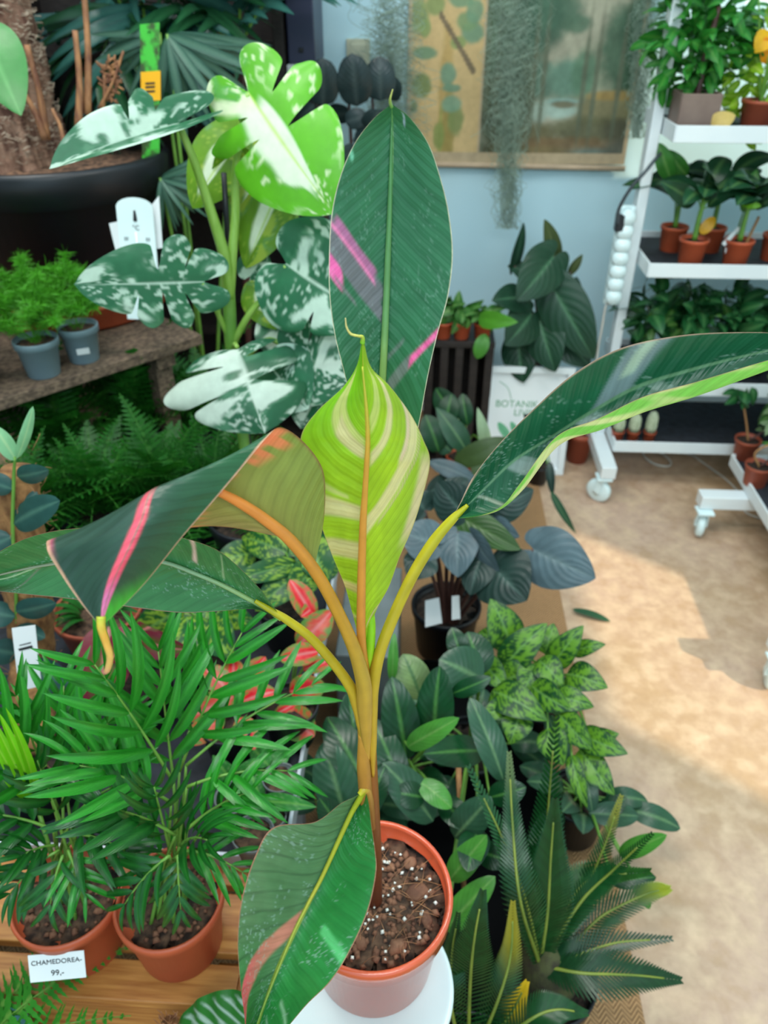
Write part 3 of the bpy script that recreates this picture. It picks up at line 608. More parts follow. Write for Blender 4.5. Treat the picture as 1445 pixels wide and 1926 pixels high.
# ================================================================== left side: crate, tray, plank shelf and their plants
def proj(P):
    v = np.asarray(P, float)-CAM; d = v @ FH*CP-v[2]*SP
    return np.array((722.5+F*(v @ RT)/d, 963-F*(v @ FH*SP+v[2]*CP)/d, d))
# ---- wooden crate under the palms
CZ = .37
cr = thing('wooden_crate', 'orange pine slatted crate under the two small palms', 'crate', (*Zp(200, 1800, CZ)[:2], 0))
def plank(a, b, y0, y1, z, th, mat, par, nm='plank'):
    return obj(nm, box(((a+b)/2, (y0+y1)/2, z-th/2), (b-a, y1-y0, th)), M[mat], par, bevel=.002, smooth=False)
yf = Zp(230, 1882, CZ)[1]; xr = -.222; xl = -.80
for y0, y1 in ((yf, yf+.052), (yf+.066, yf+.15), (yf+.162, yf+.25)): plank(xl, xr, y0, y1, CZ, .018, 'wood', cr)
obj('front_board', box(((xl+xr)/2, yf+.012, CZ-.075), (xr-xl, .02, .11)), M['wood'], cr, bevel=.002, smooth=False)
plank(xr+.001, xr+.05, yf-.02, .628, CZ+.004, .02, 'woodY', cr, 'side_board')
for z in (.24, .12, .03): obj('side_slat', box((xr+.02, .52, z), (.018, .22, .07)), M['woodY'], cr, bevel=.002, smooth=False)
for x in (xl+.03, xr-.02):
    for y in (yf+.05, yf+.22): obj('corner_post', box((x, y, CZ/2-.01), (.035, .035, CZ-.04)), M['wood'], cr, smooth=False)
# ---- tray table
TZ = .40; TX0, TX1, TY0, TY1 = -1.35, -.185, .636, 1.62
ty = thing('tray_table', 'low dark plant table with thin grey metal rim behind the palms', 'table', (-.75, 1.1, 0))
obj('liner', box(((TX0+TX1)/2, (TY0+TY1)/2, TZ-.028), (TX1-TX0-.008, TY1-TY0-.008, .016)), M['liner'], ty, smooth=False)
for c, s in ((((TX0+TX1)/2, TY0, TZ-.02), (TX1-TX0, .006, .04)), (((TX0+TX1)/2, TY1, TZ-.02), (TX1-TX0, .006, .04)), ((TX0, (TY0+TY1)/2, TZ-.02), (.006, TY1-TY0, .04)), ((TX1, (TY0+TY1)/2, TZ-.02), (.006, TY1-TY0, .04))):
    obj('rim', box(c, s), M['galv'], ty, bevel=.001, smooth=False)
for x in (TX0+.04, TX1-.05):
    for y in (TY0+.3, TY1-.05): obj('leg', box((x, y, (TZ-.04)/2), (.03, .03, TZ-.04)), M['galv'], ty, smooth=False)
LZ = TZ-.02
gb = obj('plinth', box((-.105, 1.30, .15), (.13, .30, .30)), M['grey'], None, bevel=.004, smooth=False)
tag(gb, 'plain grey box on the floor behind the banana stem', 'box')
# ---- parlour palms
unitleaf('palm_leaflet', 'leaflet', .132, cg((34, 124, 30), (52, 146, 44), var=.7), 'gloss', nv=8, nu=4, n=4, bend=.08, fold=.35, sag=.12)
unitleaf('palm_leaflet_shaded', 'leaflet', .17, cg((20, 84, 26), (34, 104, 36), var=.6), 'gloss', nv=8, nu=4, n=3, bend=.08, fold=.35, sag=.2)  # darker leaflet copy, shadow inside the palms put into its green
def frond(par, b, t, n, ll, key='palm_leaflet', arch=.12, up=None, a0=55, r=.0014, start=.3, seed=0):
    rr = random.Random(seed); b, t = np.asarray(b), np.asarray(t); L = np.linalg.norm(t-b); d = unit(t-b)
    N = unit((unit(CAM-(b+t)/2)*.8+UP*.6) if up is None else up); N = unit(N-d*(N @ d)); S = np.cross(d, N)
    C = np.array([b+(t-b)*x+UP*(arch*L*4*x*(1-x)) for x in np.linspace(0, 1, 9)])
    fr = obj('frond', tube(C[::2], (r*1.6, r*.6), 6, 13), M['greenstem'], par)
    for i in range(n):
        x = start+(1-start)*i/(n-1); p = np.array([np.interp(x, np.linspace(0, 1, 9), C[:, k]) for k in range(3)]); dd = unit(C[min(8, int(x*8)+1)]-C[int(min(x*8, 7))])
        for s in ((-1, 1) if i < n-1 else (-1, 1)):
            a = math.radians(a0*(1-.55*x)+rr.uniform(-9, 9)); q = unit(dd*math.cos(a)+S*s*math.sin(a)+N*rr.uniform(-.05, .22))
            l = ll*(.62+.5*math.sin(math.pi*min(1, .2+.75*x)))*rr.uniform(.88, 1.1)
            o = inst('leaflet', rr.choice(CM[key]), fr, p, q, unit(N+S*s*rr.uniform(-.2, .3)), l)
            o.matrix_basis = o.matrix_basis
    return fr
def palm(cpx, label, fr, lf=None):
    c = Zp(*cpx, CZ+.112); c[2] = CZ
    t = thing('potted_palm', label, 'plant', c, 'small palms on the wooden crate')
    pot(t, c, .0715, .115, 'terra', 'soil2', .78, .16, .84, 44)
    chips(t, 'bark_crumbs', (c[0], c[1], c[2]+.096), .055, 60, .005, 'bark', 'stuff', .004)
    for i, (bx, by, bh, tx, ty_, th, n, ll, ar) in enumerate(fr):
        b = V(bx, by, bh); e = V(tx, ty_, th); s = c+np.array((rnd.uniform(-.028, .028), rnd.uniform(-.03, .028), .095))
        if by < 1640: obj('stem', tube((s, (s+b)/2+np.array((0, 0, .015)), b), (.0028, .0022, .0017), 6), M['greenstem'], t)
        frond(t, b, e, n, ll*(1.15 if by < 1520 else 1), 'palm_leaflet' if i % 7 < (6 if by < 1520 else 2) else 'palm_leaflet_shaded', arch=ar, seed=i*7+int(bx), start=.12 if by > 1600 else .25)
    return t, c
pr_, pcr = palm((318, 1688), 'small palm in plain terracotta pot at the right of the crate',
    [(330, 1500, .60, 298, 1225, .68, 7, .095, .02), (326, 1470, .585, 178, 1250, .60, 6, .09, .06), (338, 1450, .62, 455, 1190, .70, 7, .085, .05), (350, 1440, .61, 585, 1290, .70, 6, .075, .08), (352, 1480, .58, 540, 1450, .60, 5, .07, .1),
     (322, 1510, .56, 150, 1440, .545, 6, .085, .1), (330, 1570, .535, 185, 1520, .52, 5, .08, .12), (352, 1560, .55, 470, 1490, .57, 6, .07, .1), (345, 1600, .52, 455, 1640, .505, 5, .055, .15), (318, 1610, .505, 235, 1700, .475, 5, .055, .1), (335, 1610, .505, 340, 1710, .475, 5, .05, .1), (350, 1610, .56, 430, 1500, .58, 5, .06, .08),
     (320, 1600, .54, 290, 1480, .53, 5, .065, .05), (340, 1590, .53, 390, 1580, .50, 5, .06, .12), (325, 1620, .55, 260, 1590, .55, 5, .06, .1)])
pl_, pcl = palm((126, 1682), 'small palm in terracotta pot with a white handwritten price sticker',
    [(108, 1520, .60, 30, 1310, .64, 7, .085, .04), (96, 1500, .58, -60, 1380, .57, 6, .085, .08), (126, 1500, .60, 215, 1345, .64, 7, .08, .06), (118, 1480, .62, 120, 1290, .70, 6, .075, .03), (100, 1560, .55, -40, 1530, .54, 5, .075, .1), (130, 1570, .55, 235, 1600, .525, 6, .065, .14),
     (110, 1600, .53, 20, 1680, .49, 5, .055, .12), (128, 1600, .52, 160, 1680, .485, 5, .05, .12), (136, 1540, .56, 240, 1470, .57, 6, .07, .1), (104, 1590, .54, 40, 1610, .51, 5, .055, .1), (118, 1610, .51, 95, 1700, .475, 4, .05, .1), (120, 1560, .57, 70, 1430, .58, 6, .07, .05), (128, 1590, .56, 200, 1540, .56, 5, .06, .1)])
# the fresh folded spear at the left edge
CSP = cg((124, 206, 24), (160, 220, 60), var=.2)
for i in range(5):
    leaf(pl_, (72-i*3, 1520-i*2, .57), (10-i*13, 1330+i*9, .575), 20, CSP, 'fine', 'young_leaflet', shape='leaflet', roll=.5-.25*i, bend=.05, fold=.5)
obj('stem', tube((pcl+np.array((.0, 0, .095)), V(95, 1600, .54), V(70, 1515, .57)), (.0032, .003, .003), 6), M['greenstem'], pl_)
# price sticker on the left pot
best = min(np.linspace(0, 6.28, 360), key=lambda a: abs(proj(pcl+np.array((math.cos(a)*.065, math.sin(a)*.065, .085)))[0]-112)+(0 if math.sin(a) < 0 else 999))
sn = unit((math.cos(best), math.sin(best), .55)); sx = np.array((-math.sin(best), math.cos(best), 0)); sy = unit(np.cross(sn, sx)); sx = -sx if proj(pcl+sx)[0] < proj(pcl)[0] else sx; sy = sy if sy[2] > 0 else -sy
sc_ = pcl+np.array((math.cos(best)*.077, math.sin(best)*.077, .084))
stk = obj('price_sticker', box(sc_, (.068, .036, .0012), ax=np.array((sx, sy, np.cross(sx, sy)))), M['card'], pl_, smooth=False)
text('handwriting', 'CHAMEDOREA-', sc_+sy*.007+np.cross(sx, sy)*.0009, sx, sy, .0088, 'ink', stk); text('handwriting', '99,-', sc_-sy*.008+np.cross(sx, sy)*.0009, sx, sy, .0105, 'ink', stk)
# ---- seedling pots on the tray
CSD = cg((62, 150, 66), (120, 190, 90), var=.35, ve=.5, vc=(150, 200, 130))
def small(px, py, r, h, label, leaves, mat='grey'):
    c = Zp(px, py, LZ+h*.95); c[2] = LZ
    t = thing('seedling_pot', label, 'plant', c, 'grey seedling pots on the tray table'); pot(t, c, r, h, mat, 'soil2', .75, .16, .86, 28)
    for i, l in enumerate(leaves): leaf(t, l[:3], l[3:6], l[6], CSD, 'leaf', shape='ovate', hub=(px-8+i*4, py+5, l[2]), bend=.1, fold=.2, roll=.2*(i % 3-1), prad=.001)
    return t
small(526, 1463, .028, .05, 'grey seedling pot nearest the metal tray rim, green plantlet', [(500, 1450, .80, 545, 1410, .84, 40), (505, 1440, .8, 470, 1400, .83, 36), (512, 1450, .79, 520, 1490, .77, 36)])
small(512, 1535, .022, .045, 'smallest grey seedling pot with a pale speckled leaf', [(490, 1508, .73, 596, 1518, .70, 34), (490, 1500, .74, 470, 1450, .77, 30), (500, 1510, .73, 480, 1560, .71, 30)])
small(476, 1568, .032, .055, 'grey seedling pot at the front corner of the tray', [(470, 1540, .70, 420, 1500, .73, 38), (470, 1540, .70, 520, 1545, .69, 36), (462, 1530, .71, 440, 1480, .74, 36)])
small(440, 1500, .03, .055, 'grey seedling pot half hidden behind palm leaflets', [(440, 1470, .78, 400, 1420, .8, 36), (450, 1470, .78, 480, 1425, .8, 36)])
# ---- red and spotted aglaonemas on the tray
def c_red(ed, ce, sp):
    def f(uv, s=0):
        u = uv[:, 0]*2-1; a = np.abs(u); v = uv[:, 1]; n = fbm(u*3, v*6, s)
        c = lin(*ce)[None]*(.75+.5*n)[:, None]; c = mixc(c, sm(.50, .8, a+n*.25), lin(*ed)); c = mixc(c, sm(.6, .68, noise(u*7, v*16, s+2))*.7, lin(*sp)); return mixc(c, sm(.1, .03, a), lin(226, 130, 130))
    return f
C_RED = c_red((120, 140, 60), (226, 22, 40), (234, 60, 70)); C_PNK = c_red((96, 140, 60), (214, 96, 80), (224, 40, 48)); C_MAR = c_red((136, 40, 62), (96, 104, 44), (128, 60, 66))
def potted(name, label, ctr, r, h, z, potm='terra', soil='soil', group=None, taper=.76):
    c = Zp(*ctr, z+h*.9); c[2] = z; t = thing(name, label, 'plant', c, group); pot(t, c, r, h, potm, soil, taper); return t, c
t, c = potted('maroon_aglaonema', 'aglaonema with maroon edged green leaves behind the palms', (265, 1290), .055, .10, LZ, 'black')
hb_ = (262, 1265, .93)
for l in ((205, 1178, .95, 178, 1345, .85, 100, -.1), (262, 1195, .93, 205, 1245, .9, 70, .5), (262, 1200, .93, 360, 1222, .92, 56, .5), (300, 1190, 1.0, 400, 1215, 1.0, 50, .4), (255, 1190, .95, 330, 1150, 1.02, 50, .3)):
    leaf(t, l[:3], l[3:6], l[6], C_MAR, 'leaf', shape='ovate', roll=l[7], hub=hb_, bend=.12, fold=.25, nv=22, nu=12, pmat='brownstem', prad=.0016)
t, c = potted('red_aglaonema', 'aglaonema with bright red leaves beside the metal tray rim', (545, 1330), .05, .085, LZ, 'black', group='red aglaonemas')
for l in ((590, 1165, .98, 545, 1090, 1.02, 46), (592, 1140, 1.0, 566, 1160, .97, 30), (560, 1215, .95, 625, 1148, .99, 56), (600, 1225, .94, 525, 1240, .92, 44), (570, 1260, .92, 630, 1238, .93, 30), (545, 1300, .90, 612, 1288, .90, 58), (560, 1320, .89, 515, 1345, .87, 26), (540, 1340, .88, 592, 1385, .84, 66), (580, 1200, .97, 615, 1190, .97, 36)):
    leaf(t, l[:3], l[3:6], l[6], C_PNK if l[6] > 55 and l[3] > 615 or l[6] == 66 else C_RED, 'leaf', shape='ell', hub=(550, 1310, .92), bend=.1, fold=.2, nv=18, nu=10, roll=rnd.uniform(-.3, .3), prad=.0013)
t, c = potted('red_aglaonema', 'aglaonema with red and pale pink leaves showing between the palm fronds', (430, 1360), .05, .085, LZ, 'black', group='red aglaonemas')
for l in ((440, 1310, .88, 350, 1350, .84, 56), (450, 1300, .89, 500, 1235, .93, 46), (430, 1300, .89, 380, 1255, .93, 50), (455, 1320, .87, 520, 1300, .88, 46), (420, 1340, .86, 350, 1400, .80, 50), (450, 1350, .85, 480, 1410, .80, 46), (440, 1290, .9, 440, 1240, .95, 40)):
    leaf(t, l[:3], l[3:6], l[6], C_RED if l[6] < 50 else C_PNK, 'leaf', shape='ell', hub=(440, 1330, .88), bend=.1, fold=.2, nv=18, nu=10, roll=rnd.uniform(-.3, .3), prad=.0013)
def c_spot(base, sp, thr=.55):
    def f(uv, s=0):
        u = uv[:, 0]*2-1; a = np.abs(u); v = uv[:, 1]; q = v-.35*a
        n = noise(q*22, a*3+3*(u > 0), s)*.6+noise(q*40, u*8, s+4)*.4
        c = lin(*base)[None]*(.8+.4*fbm(u*2, v*4, s)[:, None]); c = mixc(c, sm(thr, thr+.1, n+.12*(.55-np.abs(a-.4)))*sm(1, .8, a), lin(*sp)); return mixc(c, sm(.07, .03, a)*.6, lin(120, 170, 90))
    return f
C_SPT = c_spot((28, 88, 40), (136, 172, 56)); C_CAM = c_spot((22, 70, 32), (98, 148, 40), .45)
t, c = potted('spotted_dumb_cane', 'green plant with yellow blotched leaves under the drooping banana leaf', (380, 1230), .06, .10, LZ, 'black')
for l in ((345, 1135, 1.02, 240, 1196, .95, 90, -.5), (350, 1160, 1.0, 372, 1250, .92, 80, -.2), (390, 1150, 1.02, 300, 1230, .97, 70, .3), (390, 1165, 1.0, 440, 1240, .93, 76, .2), (410, 1150, 1.02, 480, 1170, 1.0, 56, .2), (400, 1140, 1.05, 420, 1060, 1.12, 60, 0)):
    leaf(t, l[:3], l[3:6], l[6], C_SPT, 'leaf', shape='ovate', roll=l[7], hub=(385, 1195, 1.0), bend=.12, fold=.15, nv=30, nu=16)
t, c = potted('spotted_dumb_cane', 'green plant with pale speckled leaves left of the cream banded banana leaf', (540, 1140), .06, .10, LZ, 'black')
for l in ((585, 1010, 1.16, 615, 1100, 1.08, 80, .1), (560, 1060, 1.12, 420, 1100, 1.06, 44, .2), (540, 1040, 1.14, 455, 1010, 1.2, 60, .2), (560, 1080, 1.1, 480, 1150, 1.04, 60, .2), (590, 1060, 1.12, 540, 1130, 1.06, 64, -.2), (570, 1040, 1.14, 520, 1000, 1.22, 56, .2), (560, 1030, 1.15, 600, 985, 1.22, 60, 0), (600, 1080, 1.1, 640, 1060, 1.12, 40, 0), (480, 1040, 1.18, 400, 1060, 1.15, 60, .3)):
    leaf(t, l[:3], l[3:6], l[6], C_SPT, 'leaf', shape='ovate', roll=l[7], hub=(565, 1110, 1.08), bend=.12, fold=.15, nv=30, nu=16)
pt = Zp(575, 1165, LZ); tg = obj('plant_label', between(pt, pt+np.array((.0, .02, .07)), .028, .001, (0, -1, .3)), M['card'], None, smooth=False); tag(tg, 'white plant label standing among red leaves on the tray', 'label')
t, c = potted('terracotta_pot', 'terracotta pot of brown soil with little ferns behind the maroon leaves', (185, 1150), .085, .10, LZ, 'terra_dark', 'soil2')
CF = cg((40, 110, 40), var=.4)
for i in range(14):
    a = rnd.random()*6.28; b = c+np.array((math.cos(a)*.03, math.sin(a)*.03, .09)); e = b+np.array((math.cos(a)*.06, math.sin(a)*.06, rnd.uniform(.02, .07)))
    leaf(t, b, e, 0, CF, 'fine', m_w=.014, shape='lance', nrm=(0, 0, 1), nv=6, nu=2, sag=.3)
# ---- hoya on a coconut-fibre pole
hc = Zp(60, 1420, LZ+.10); hc[2] = LZ
t = thing('climbing_hoya', 'blue green climbing plant on a brown coconut fibre pole at left edge', 'plant', hc); pot(t, hc, .07, .11, 'black', 'soil', .76)
HP = [hc+np.array((0, 0, .10)), V(62, 1240, .93), V(52, 1100, .95), V(38, 985, .96), V(36, 885, .97)]
v, f, uv = tube(HP, (.034, .036, .036, .033, .028), 18, 60); k = (fbm(v[:, 0]*120, v[:, 2]*90, 2)-.5)*.012; cc = cat(HP, 60).repeat(18, 0); v = v+(v-cc)/np.linalg.norm(v-cc, axis=1, keepdims=True)*k[:, None]
obj('coir_pole', (v, f, uv), M['coir'], t)
ms = []
for i in range(160):
    x = rnd.random(); p = cat(HP, 101)[int(x*100)]; a = rnd.random()*6.28; e = np.array((math.cos(a), math.sin(a), rnd.uniform(-.3, .8))); q = p+e*.03
    ms.append(tube((q, q+e*.012, q+e*.022+UP*rnd.uniform(-.008, .008)), .0004, 3, 4))
o = obj('loose_fibres', join(ms)[:2], M['stub'], t); o['kind'] = 'stuff'
obj('vine', tube((hc+np.array((.03, -.02, .1)), V(36, 1260, .91), V(30, 1100, .91), V(24, 1000, .92), V(26, 900, .93), V(28, 860, .93)), (.003, .003, .0028, .0028, .0025, .002), 8), M['greenstem'], t)
C_HOY = cg((44, 84, 80), (74, 116, 104), var=.2); C_HOYN = cg((130, 186, 140), (160, 200, 150), var=.15)
for l in ((32, 862, .93, 62, 764, .95, 22, 1), (30, 866, .93, -14, 800, .94, 34, 1), (32, 896, .93, 92, 884, .90, 40, 0), (24, 920, .93, -30, 900, .93, 44, 0), (26, 985, .92, 113, 942, .89, 62, 0), (28, 975, .93, 70, 925, .95, 40, 0), (22, 1010, .92, -50, 1040, .9, 56, 0), (28, 1060, .92, -20, 1090, .9, 50, 0), (30, 1150, .91, 106, 1134, .88, 44, 0), (28, 1160, .91, -40, 1150, .9, 50, 0), (30, 1180, .91, 85, 1200, .88, 34, 0), (34, 1230, .91, -20, 1220, .89, 50, 0), (36, 1260, .90, 130, 1285, .87, 66, 0), (34, 1290, .9, -30, 1290, .88, 50, 0)):
    leaf(t, l[:3], l[3:6], l[6], C_HOYN if l[7] else C_HOY, 'leaf', shape='ell', bend=.06, fold=.12, curl=.25, roll=rnd.uniform(-.4, .4))
def card(name, label, c4, h, th=.001, mat='card', cat_='label', par=None):
    """thin stiff card through four pixel corners (bl, br, tr, tl) at distances h"""
    P = [V(x, y, hh) for (x, y), hh in zip(c4, h)]; n = unit(np.cross(P[1]-P[0], P[3]-P[0]))*th; n = n if n @ (CAM-P[0]) > 0 else -n
    v = P+[p-n for p in P]; f = [(0, 1, 2, 3), (7, 6, 5, 4), (0, 4, 5, 1), (1, 5, 6, 2), (2, 6, 7, 3), (3, 7, 4, 0)]
    o = obj(name, (np.array(v), f), M[mat], par, smooth=False)
    if label: tag(o, label, cat_)
    return o, P
o, P = card('price_tag', 'long white price tag standing below the coconut fibre pole', ((36, 1300), (78, 1290), (66, 1176), (22, 1182)), (.82, .82, .845, .845))
xd, yd = P[1]-P[0], P[3]-P[0]; cc = (P[0]+P[2])/2; nn = unit(np.cross(xd, yd))
for q, hgt, wq in ((.17, .0042, .6), (.235, .0016, .5)): obj('print_line', box(cc+yd*q+nn*.0004, (np.linalg.norm(xd)*wq, hgt, .0005), ax=np.array((unit(xd), unit(np.cross(nn, xd)), nn))), M['ink'], o, smooth=False)
# ---- fern and striped leaf in the front left corner
def fernmesh(key, n=20, colf=None, mat='fine', pw=.2, droop=.35, ser=4):
    CM[key] = []
    for s in range(3):
        vs_, fs, us = [], [], []
        for i in range(n):
            x = .08+.92*i/n; y0 = x; z0 = .18*4*x*(1-x)*.6-droop*x*x; l = pw*(math.sin(math.pi*min(1, .18+.8*x)) if x < .98 else .1)*(1.15-.65*x)
            for sd in (-1, 1):
                k0 = len(vs_); m = ser*2; dx, dy = sd*math.cos(.35), math.sin(.35); wv = 1/n*.52
                for j in range(m+1):
                    q = j/m; r = wv*(1-q**1.6)*(1 if j % 2 == 0 else .55)+.0005; cx, cy = dx*l*q, y0+dy*l*q; zz = z0-.12*q*q*l+.02*math.sin(i*2.1+s*3)
                    vs_ += [(cx-sd*dy*r*.3, cy+r, zz), (cx+sd*dy*r*.3, cy-r, zz)]; us += [(.5+sd*.5*q, x), (.5+sd*.5*q, x)]
                for j in range(m): a = k0+2*j; fs.append((a, a+1, a+3, a+2) if sd > 0 else (a, a+2, a+3, a+1))
        for i in range(12):
            x = i/12; k0 = len(vs_); 
            for xx in (x, x+1/12): z = .18*4*xx*(1-xx)*.6-droop*xx*xx; vs_ += [(-.004, xx, z+.002), (.004, xx, z+.002)]; us += [(.5, xx)]*2
            fs.append((k0, k0+1, k0+3, k0+2))
        uv = np.array(us); CM[key].append(mkmesh(key, np.array(vs_), fs, M[mat], uv=uv, col=colf(uv, s*3+1)))
fernmesh('fern_frond', 22, cg((56, 140, 44), (110, 160, 70), var=.35), 'fine', .24)
fernmesh('fern_frond_dark', 20, cg((38, 106, 32), (64, 130, 46), var=.6), 'fine', .26, .3)
def fern(label, c, n, L, key, potr=.06, poth=.1, potm='black', el=(10, 70), group=None, name='potted_fern', pz=None, az=(0, 6.28)):
    base = np.array((c[0], c[1], pz if pz is not None else c[2]-poth)); t = thing(name, label, 'fern', base, group); pot(t, base, potr, c[2]-base[2], potm, 'soil', .76)
    for i in range(n):
        a = az[0]+(az[1]-az[0])*(i+rnd.random()*.7)/n; e = math.radians(rnd.uniform(*el)); d = np.array((math.cos(a)*math.cos(e), math.sin(a)*math.cos(e), math.sin(e)))
        inst('frond', rnd.choice(CM[key]), t, c+d*.004, d, UP+.001, L*rnd.uniform(.75, 1.15))
    return t
cf = V(-66, 2010, .40); fern('bright green fern in a light blue pot at the lower left corner', cf, 14, .23, 'fern_frond', .085, .12, 'cyan', (15, 65), pz=0)
ct = V(455, 2090, .40); cb = np.array((ct[0]-.02, ct[1], 0)); t = thing('calathea', 'plant with silver striped broad leaf peeking out beside the crate', 'plant', cb); pot(t, cb, .075, ct[2]-.02, 'black', 'soil', .8)
def c_cal(uv, s=0):
    u = uv[:, 0]*2-1; a = np.abs(u); v = uv[:, 1]; q = v-.3*a; st_ = np.sin(q*62+noise(q*30, a*4, s)*1.5)
    c = lin(44, 112, 44)[None]*(.85+.3*fbm(u*3, v*5, s)[:, None]); c = mixc(c, sm(.1, .7, st_)*sm(.12, .2, a)*sm(.92, .75, a)*.85, lin(172, 196, 186)); return mixc(c, sm(.06, .03, a), lin(110, 170, 90))
leaf(t, (520, 1925, .40), (322, 1975, .41), 150, c_cal, 'leaf', shape='ell', hub=(470, 2060, .40), nv=40, nu=26, bend=.08, fold=.1, wave=.06, seed=4)
leaf(t, (500, 1990, .40), (420, 2120, .36), 120, c_cal, 'leaf', shape='ell', hub=(470, 2060, .40), nv=30, nu=20, seed=5)
pp = V(318, 1925, .43); obj('moss_pole', tube((cb+np.array((-.04, 0, ct[2]-.03)), (pp+cb+np.array((-.04, 0, ct[2])))/2, pp), (.012, .012, .011), 10), M['coir'], t)
ms = [tube((pp+np.array((rnd.uniform(-.01, .01), rnd.uniform(-.01, .01), -.01)), pp+np.array((rnd.uniform(-.016, .016), rnd.uniform(-.01, .01), rnd.uniform(.004, .022)))), .0005, 3, 3) for i in range(40)]
o = obj('straw', join(ms)[:2], M['stub'], t); o['kind'] = 'stuff'
# ---- weathered plank shelf
SZ = .73; A = Zp(0, 752, SZ); B = Zp(302, 655, SZ); su = unit(B-A); sw = np.array((-su[1], su[0], 0)); sw = sw if sw[1] > 0 else -sw
S0 = A-su*.45; SL = np.linalg.norm(B-A)+.45+.12
sh = thing('plank_shelf', 'weathered brown plank shelf carrying the big black pot', 'shelf', (*(A+sw*.3)[:2], 0)); ax = np.array((su, sw, UP))
for k in range(5): obj('plank', box(S0+su*SL/2+sw*(.062+k*.127)-UP*.0125, (SL, .122, .025), ax=ax), M['plank'], sh, bevel=.002, smooth=False)
for x in (.12, SL-.1):
    obj('crossbar', box(S0+su*x+sw*.32-UP*.045, (.05, .6, .035), ax=ax), M['plank'], sh, smooth=False)
    for y in (.06, .56): obj('leg', box(S0+su*x+sw*y+UP*(-.063-(SZ-.063)/2), (.045, .045, SZ-.063), ax=ax), M['plank'], sh, smooth=False)
# ---- asparagus ferns in grey-blue pots
def asparagus(px, py, r, h, label, n, L, seed, sticker=False):
    c = Zp(px, py, SZ); t = thing('asparagus_fern', label, 'fern', c, 'feathery ferns in grey blue pots'); pot(t, c, r, h, 'greyblue', 'soil2', .72, .2, .88, 36)
    rr = np.random.RandomState(seed); vs_, fs = [], []
    top = c+UP*h*.9
    for i in range(n):
        a = rr.rand()*6.28; lean = rr.uniform(.3, 1.7); d = np.array((math.cos(a)*lean*.8-.12, math.sin(a)*lean*.8-.08, 1.0)); l = L*rr.uniform(.6, 1.1)
        C = cat([top+rr.uniform(-.012, .012, 3)*(1, 1, 0), top+d*l*.45, top+d*l*.8+UP*(-.1*l*lean), top+d*l*1.05-UP*.32*l*lean], 40)
        g = tube(C[::6], .0005, 3, 14); k = len(vs_); vs_ += list(g[0]); fs += [tuple(q+k for q in f_) for f_ in g[1]]
        for j in range(10, 40):
            for m in range(10):
                b = C[j]; e = rr.normal(size=3)*(1, 1, .5); e = e/np.linalg.norm(e)*rr.uniform(.006, .02)*(L/.12); s_ = np.cross(e, rr.normal(size=3)); s_ = s_/np.linalg.norm(s_)*.0006
                k = len(vs_); vs_ += [b+s_, b-s_, b+e*.6+s_*1.2+(0, 0, .001), b+e]; fs += [(k, k+1, k+2), (k+1, k+3, k+2)]
    v = np.array(vs_); o = obj('foliage', (v, fs), M['fine'], t, smooth=False, uv=np.zeros((len(v), 2)), col=lin(84, 168, 40)[None]*(.6+.8*fbm(v[:, 0]*60, v[:, 2]*60, seed)[:, None])); o['kind'] = 'stuff'
    if sticker:
        q = unit(CAM-c); q[2] = 0; q = unit(q); s_ = np.array((-q[1], q[0], 0)); nn = unit(q-UP*.2); up_ = np.cross(nn, s_); up_ = up_ if up_[2] > 0 else -up_
        obj('price_sticker', box(c+q*(r*.875)+UP*h*.42, (.028, .015, .0015), ax=np.array((s_, up_, nn))), M['card'], t, smooth=False)
asparagus(84, 703, .049, .085, 'bushy feathery fern in a plain grey blue pot', 40, .18, 3)
asparagus(160, 676, .046, .085, 'feathery fern in grey blue pot with a white sticker', 24, .17, 5, True)
asparagus(-34, 724, .049, .085, 'feathery fern in grey blue pot cut by the left edge', 26, .2, 8)
# ---- tree fern in black pot
bp = Zp(152, 572, SZ); bp0 = Zp(115, 574, SZ)
sau = obj('saucer', lathe([(0, 0), (.222, 0), (.236, .012), (.250, .06), (.257, .062), (.257, .07), (.246, .07), (.232, .02), (0, .016)], bp, 64), M['terra']); tag(sau, 'wide terracotta saucer under the black tree fern pot', 'saucer')
bz = bp+UP*.018; t = thing('tree_fern', 'hairy brown tree fern trunk in a big black pot', 'plant', bz)
M['soil3'] = plain('fibrous_soil', (134, 100, 78), .95, (52, 38, 30), 70, bump=1.0); pot(t, bz, .294, .368, 'black', 'soil3', .76, .22, .93, 64)
tp = bp0+UP*.363+np.array((-.012, -.01, 0))
TP = [tp-UP*.03, tp+UP*.06, tp+UP*.25, tp+UP*.6, tp+UP*.9]
v, f, uv = tube(TP, (.125, .105, .10, .097, .09), 40, 90); C90 = cat(TP, 90).repeat(40, 0); dv = v-C90; ang = np.arctan2(dv[:, 1], dv[:, 0])
k = (fbm(ang*4+3, v[:, 2]*14, 2)-.5)*.05+(fbm(ang*14, v[:, 2]*60, 5)-.5)*.02+.012*np.sin(ang*9+v[:, 2]*3)
obj('trunk', (v+dv/np.linalg.norm(dv, axis=1, keepdims=True)*k[:, None], f, uv), M['fibre'], t)
ms = []; rr = np.random.RandomState(4)
for i in range(2600):
    a = rr.uniform(3.1, 6.3); z = rr.uniform(.02, .85); p = tp+np.array((math.cos(a)*.119, math.sin(a)*.119, z)); e = np.array((math.cos(a), math.sin(a), 0)); s_ = np.array((-math.sin(a), math.cos(a), 0))*rr.choice((-1, 1))
    l = rr.uniform(.004, .010); ms.append(tube((p, p+e*l*1.5+s_*l*.4, p+e*l*1.2+s_*l*1.6+UP*l*rr.uniform(-1, 1)),   .0011, 3, 5, False))
o = obj('root_hairs', join(ms)[:2], M['hair'], t); o['kind'] = 'stuff'
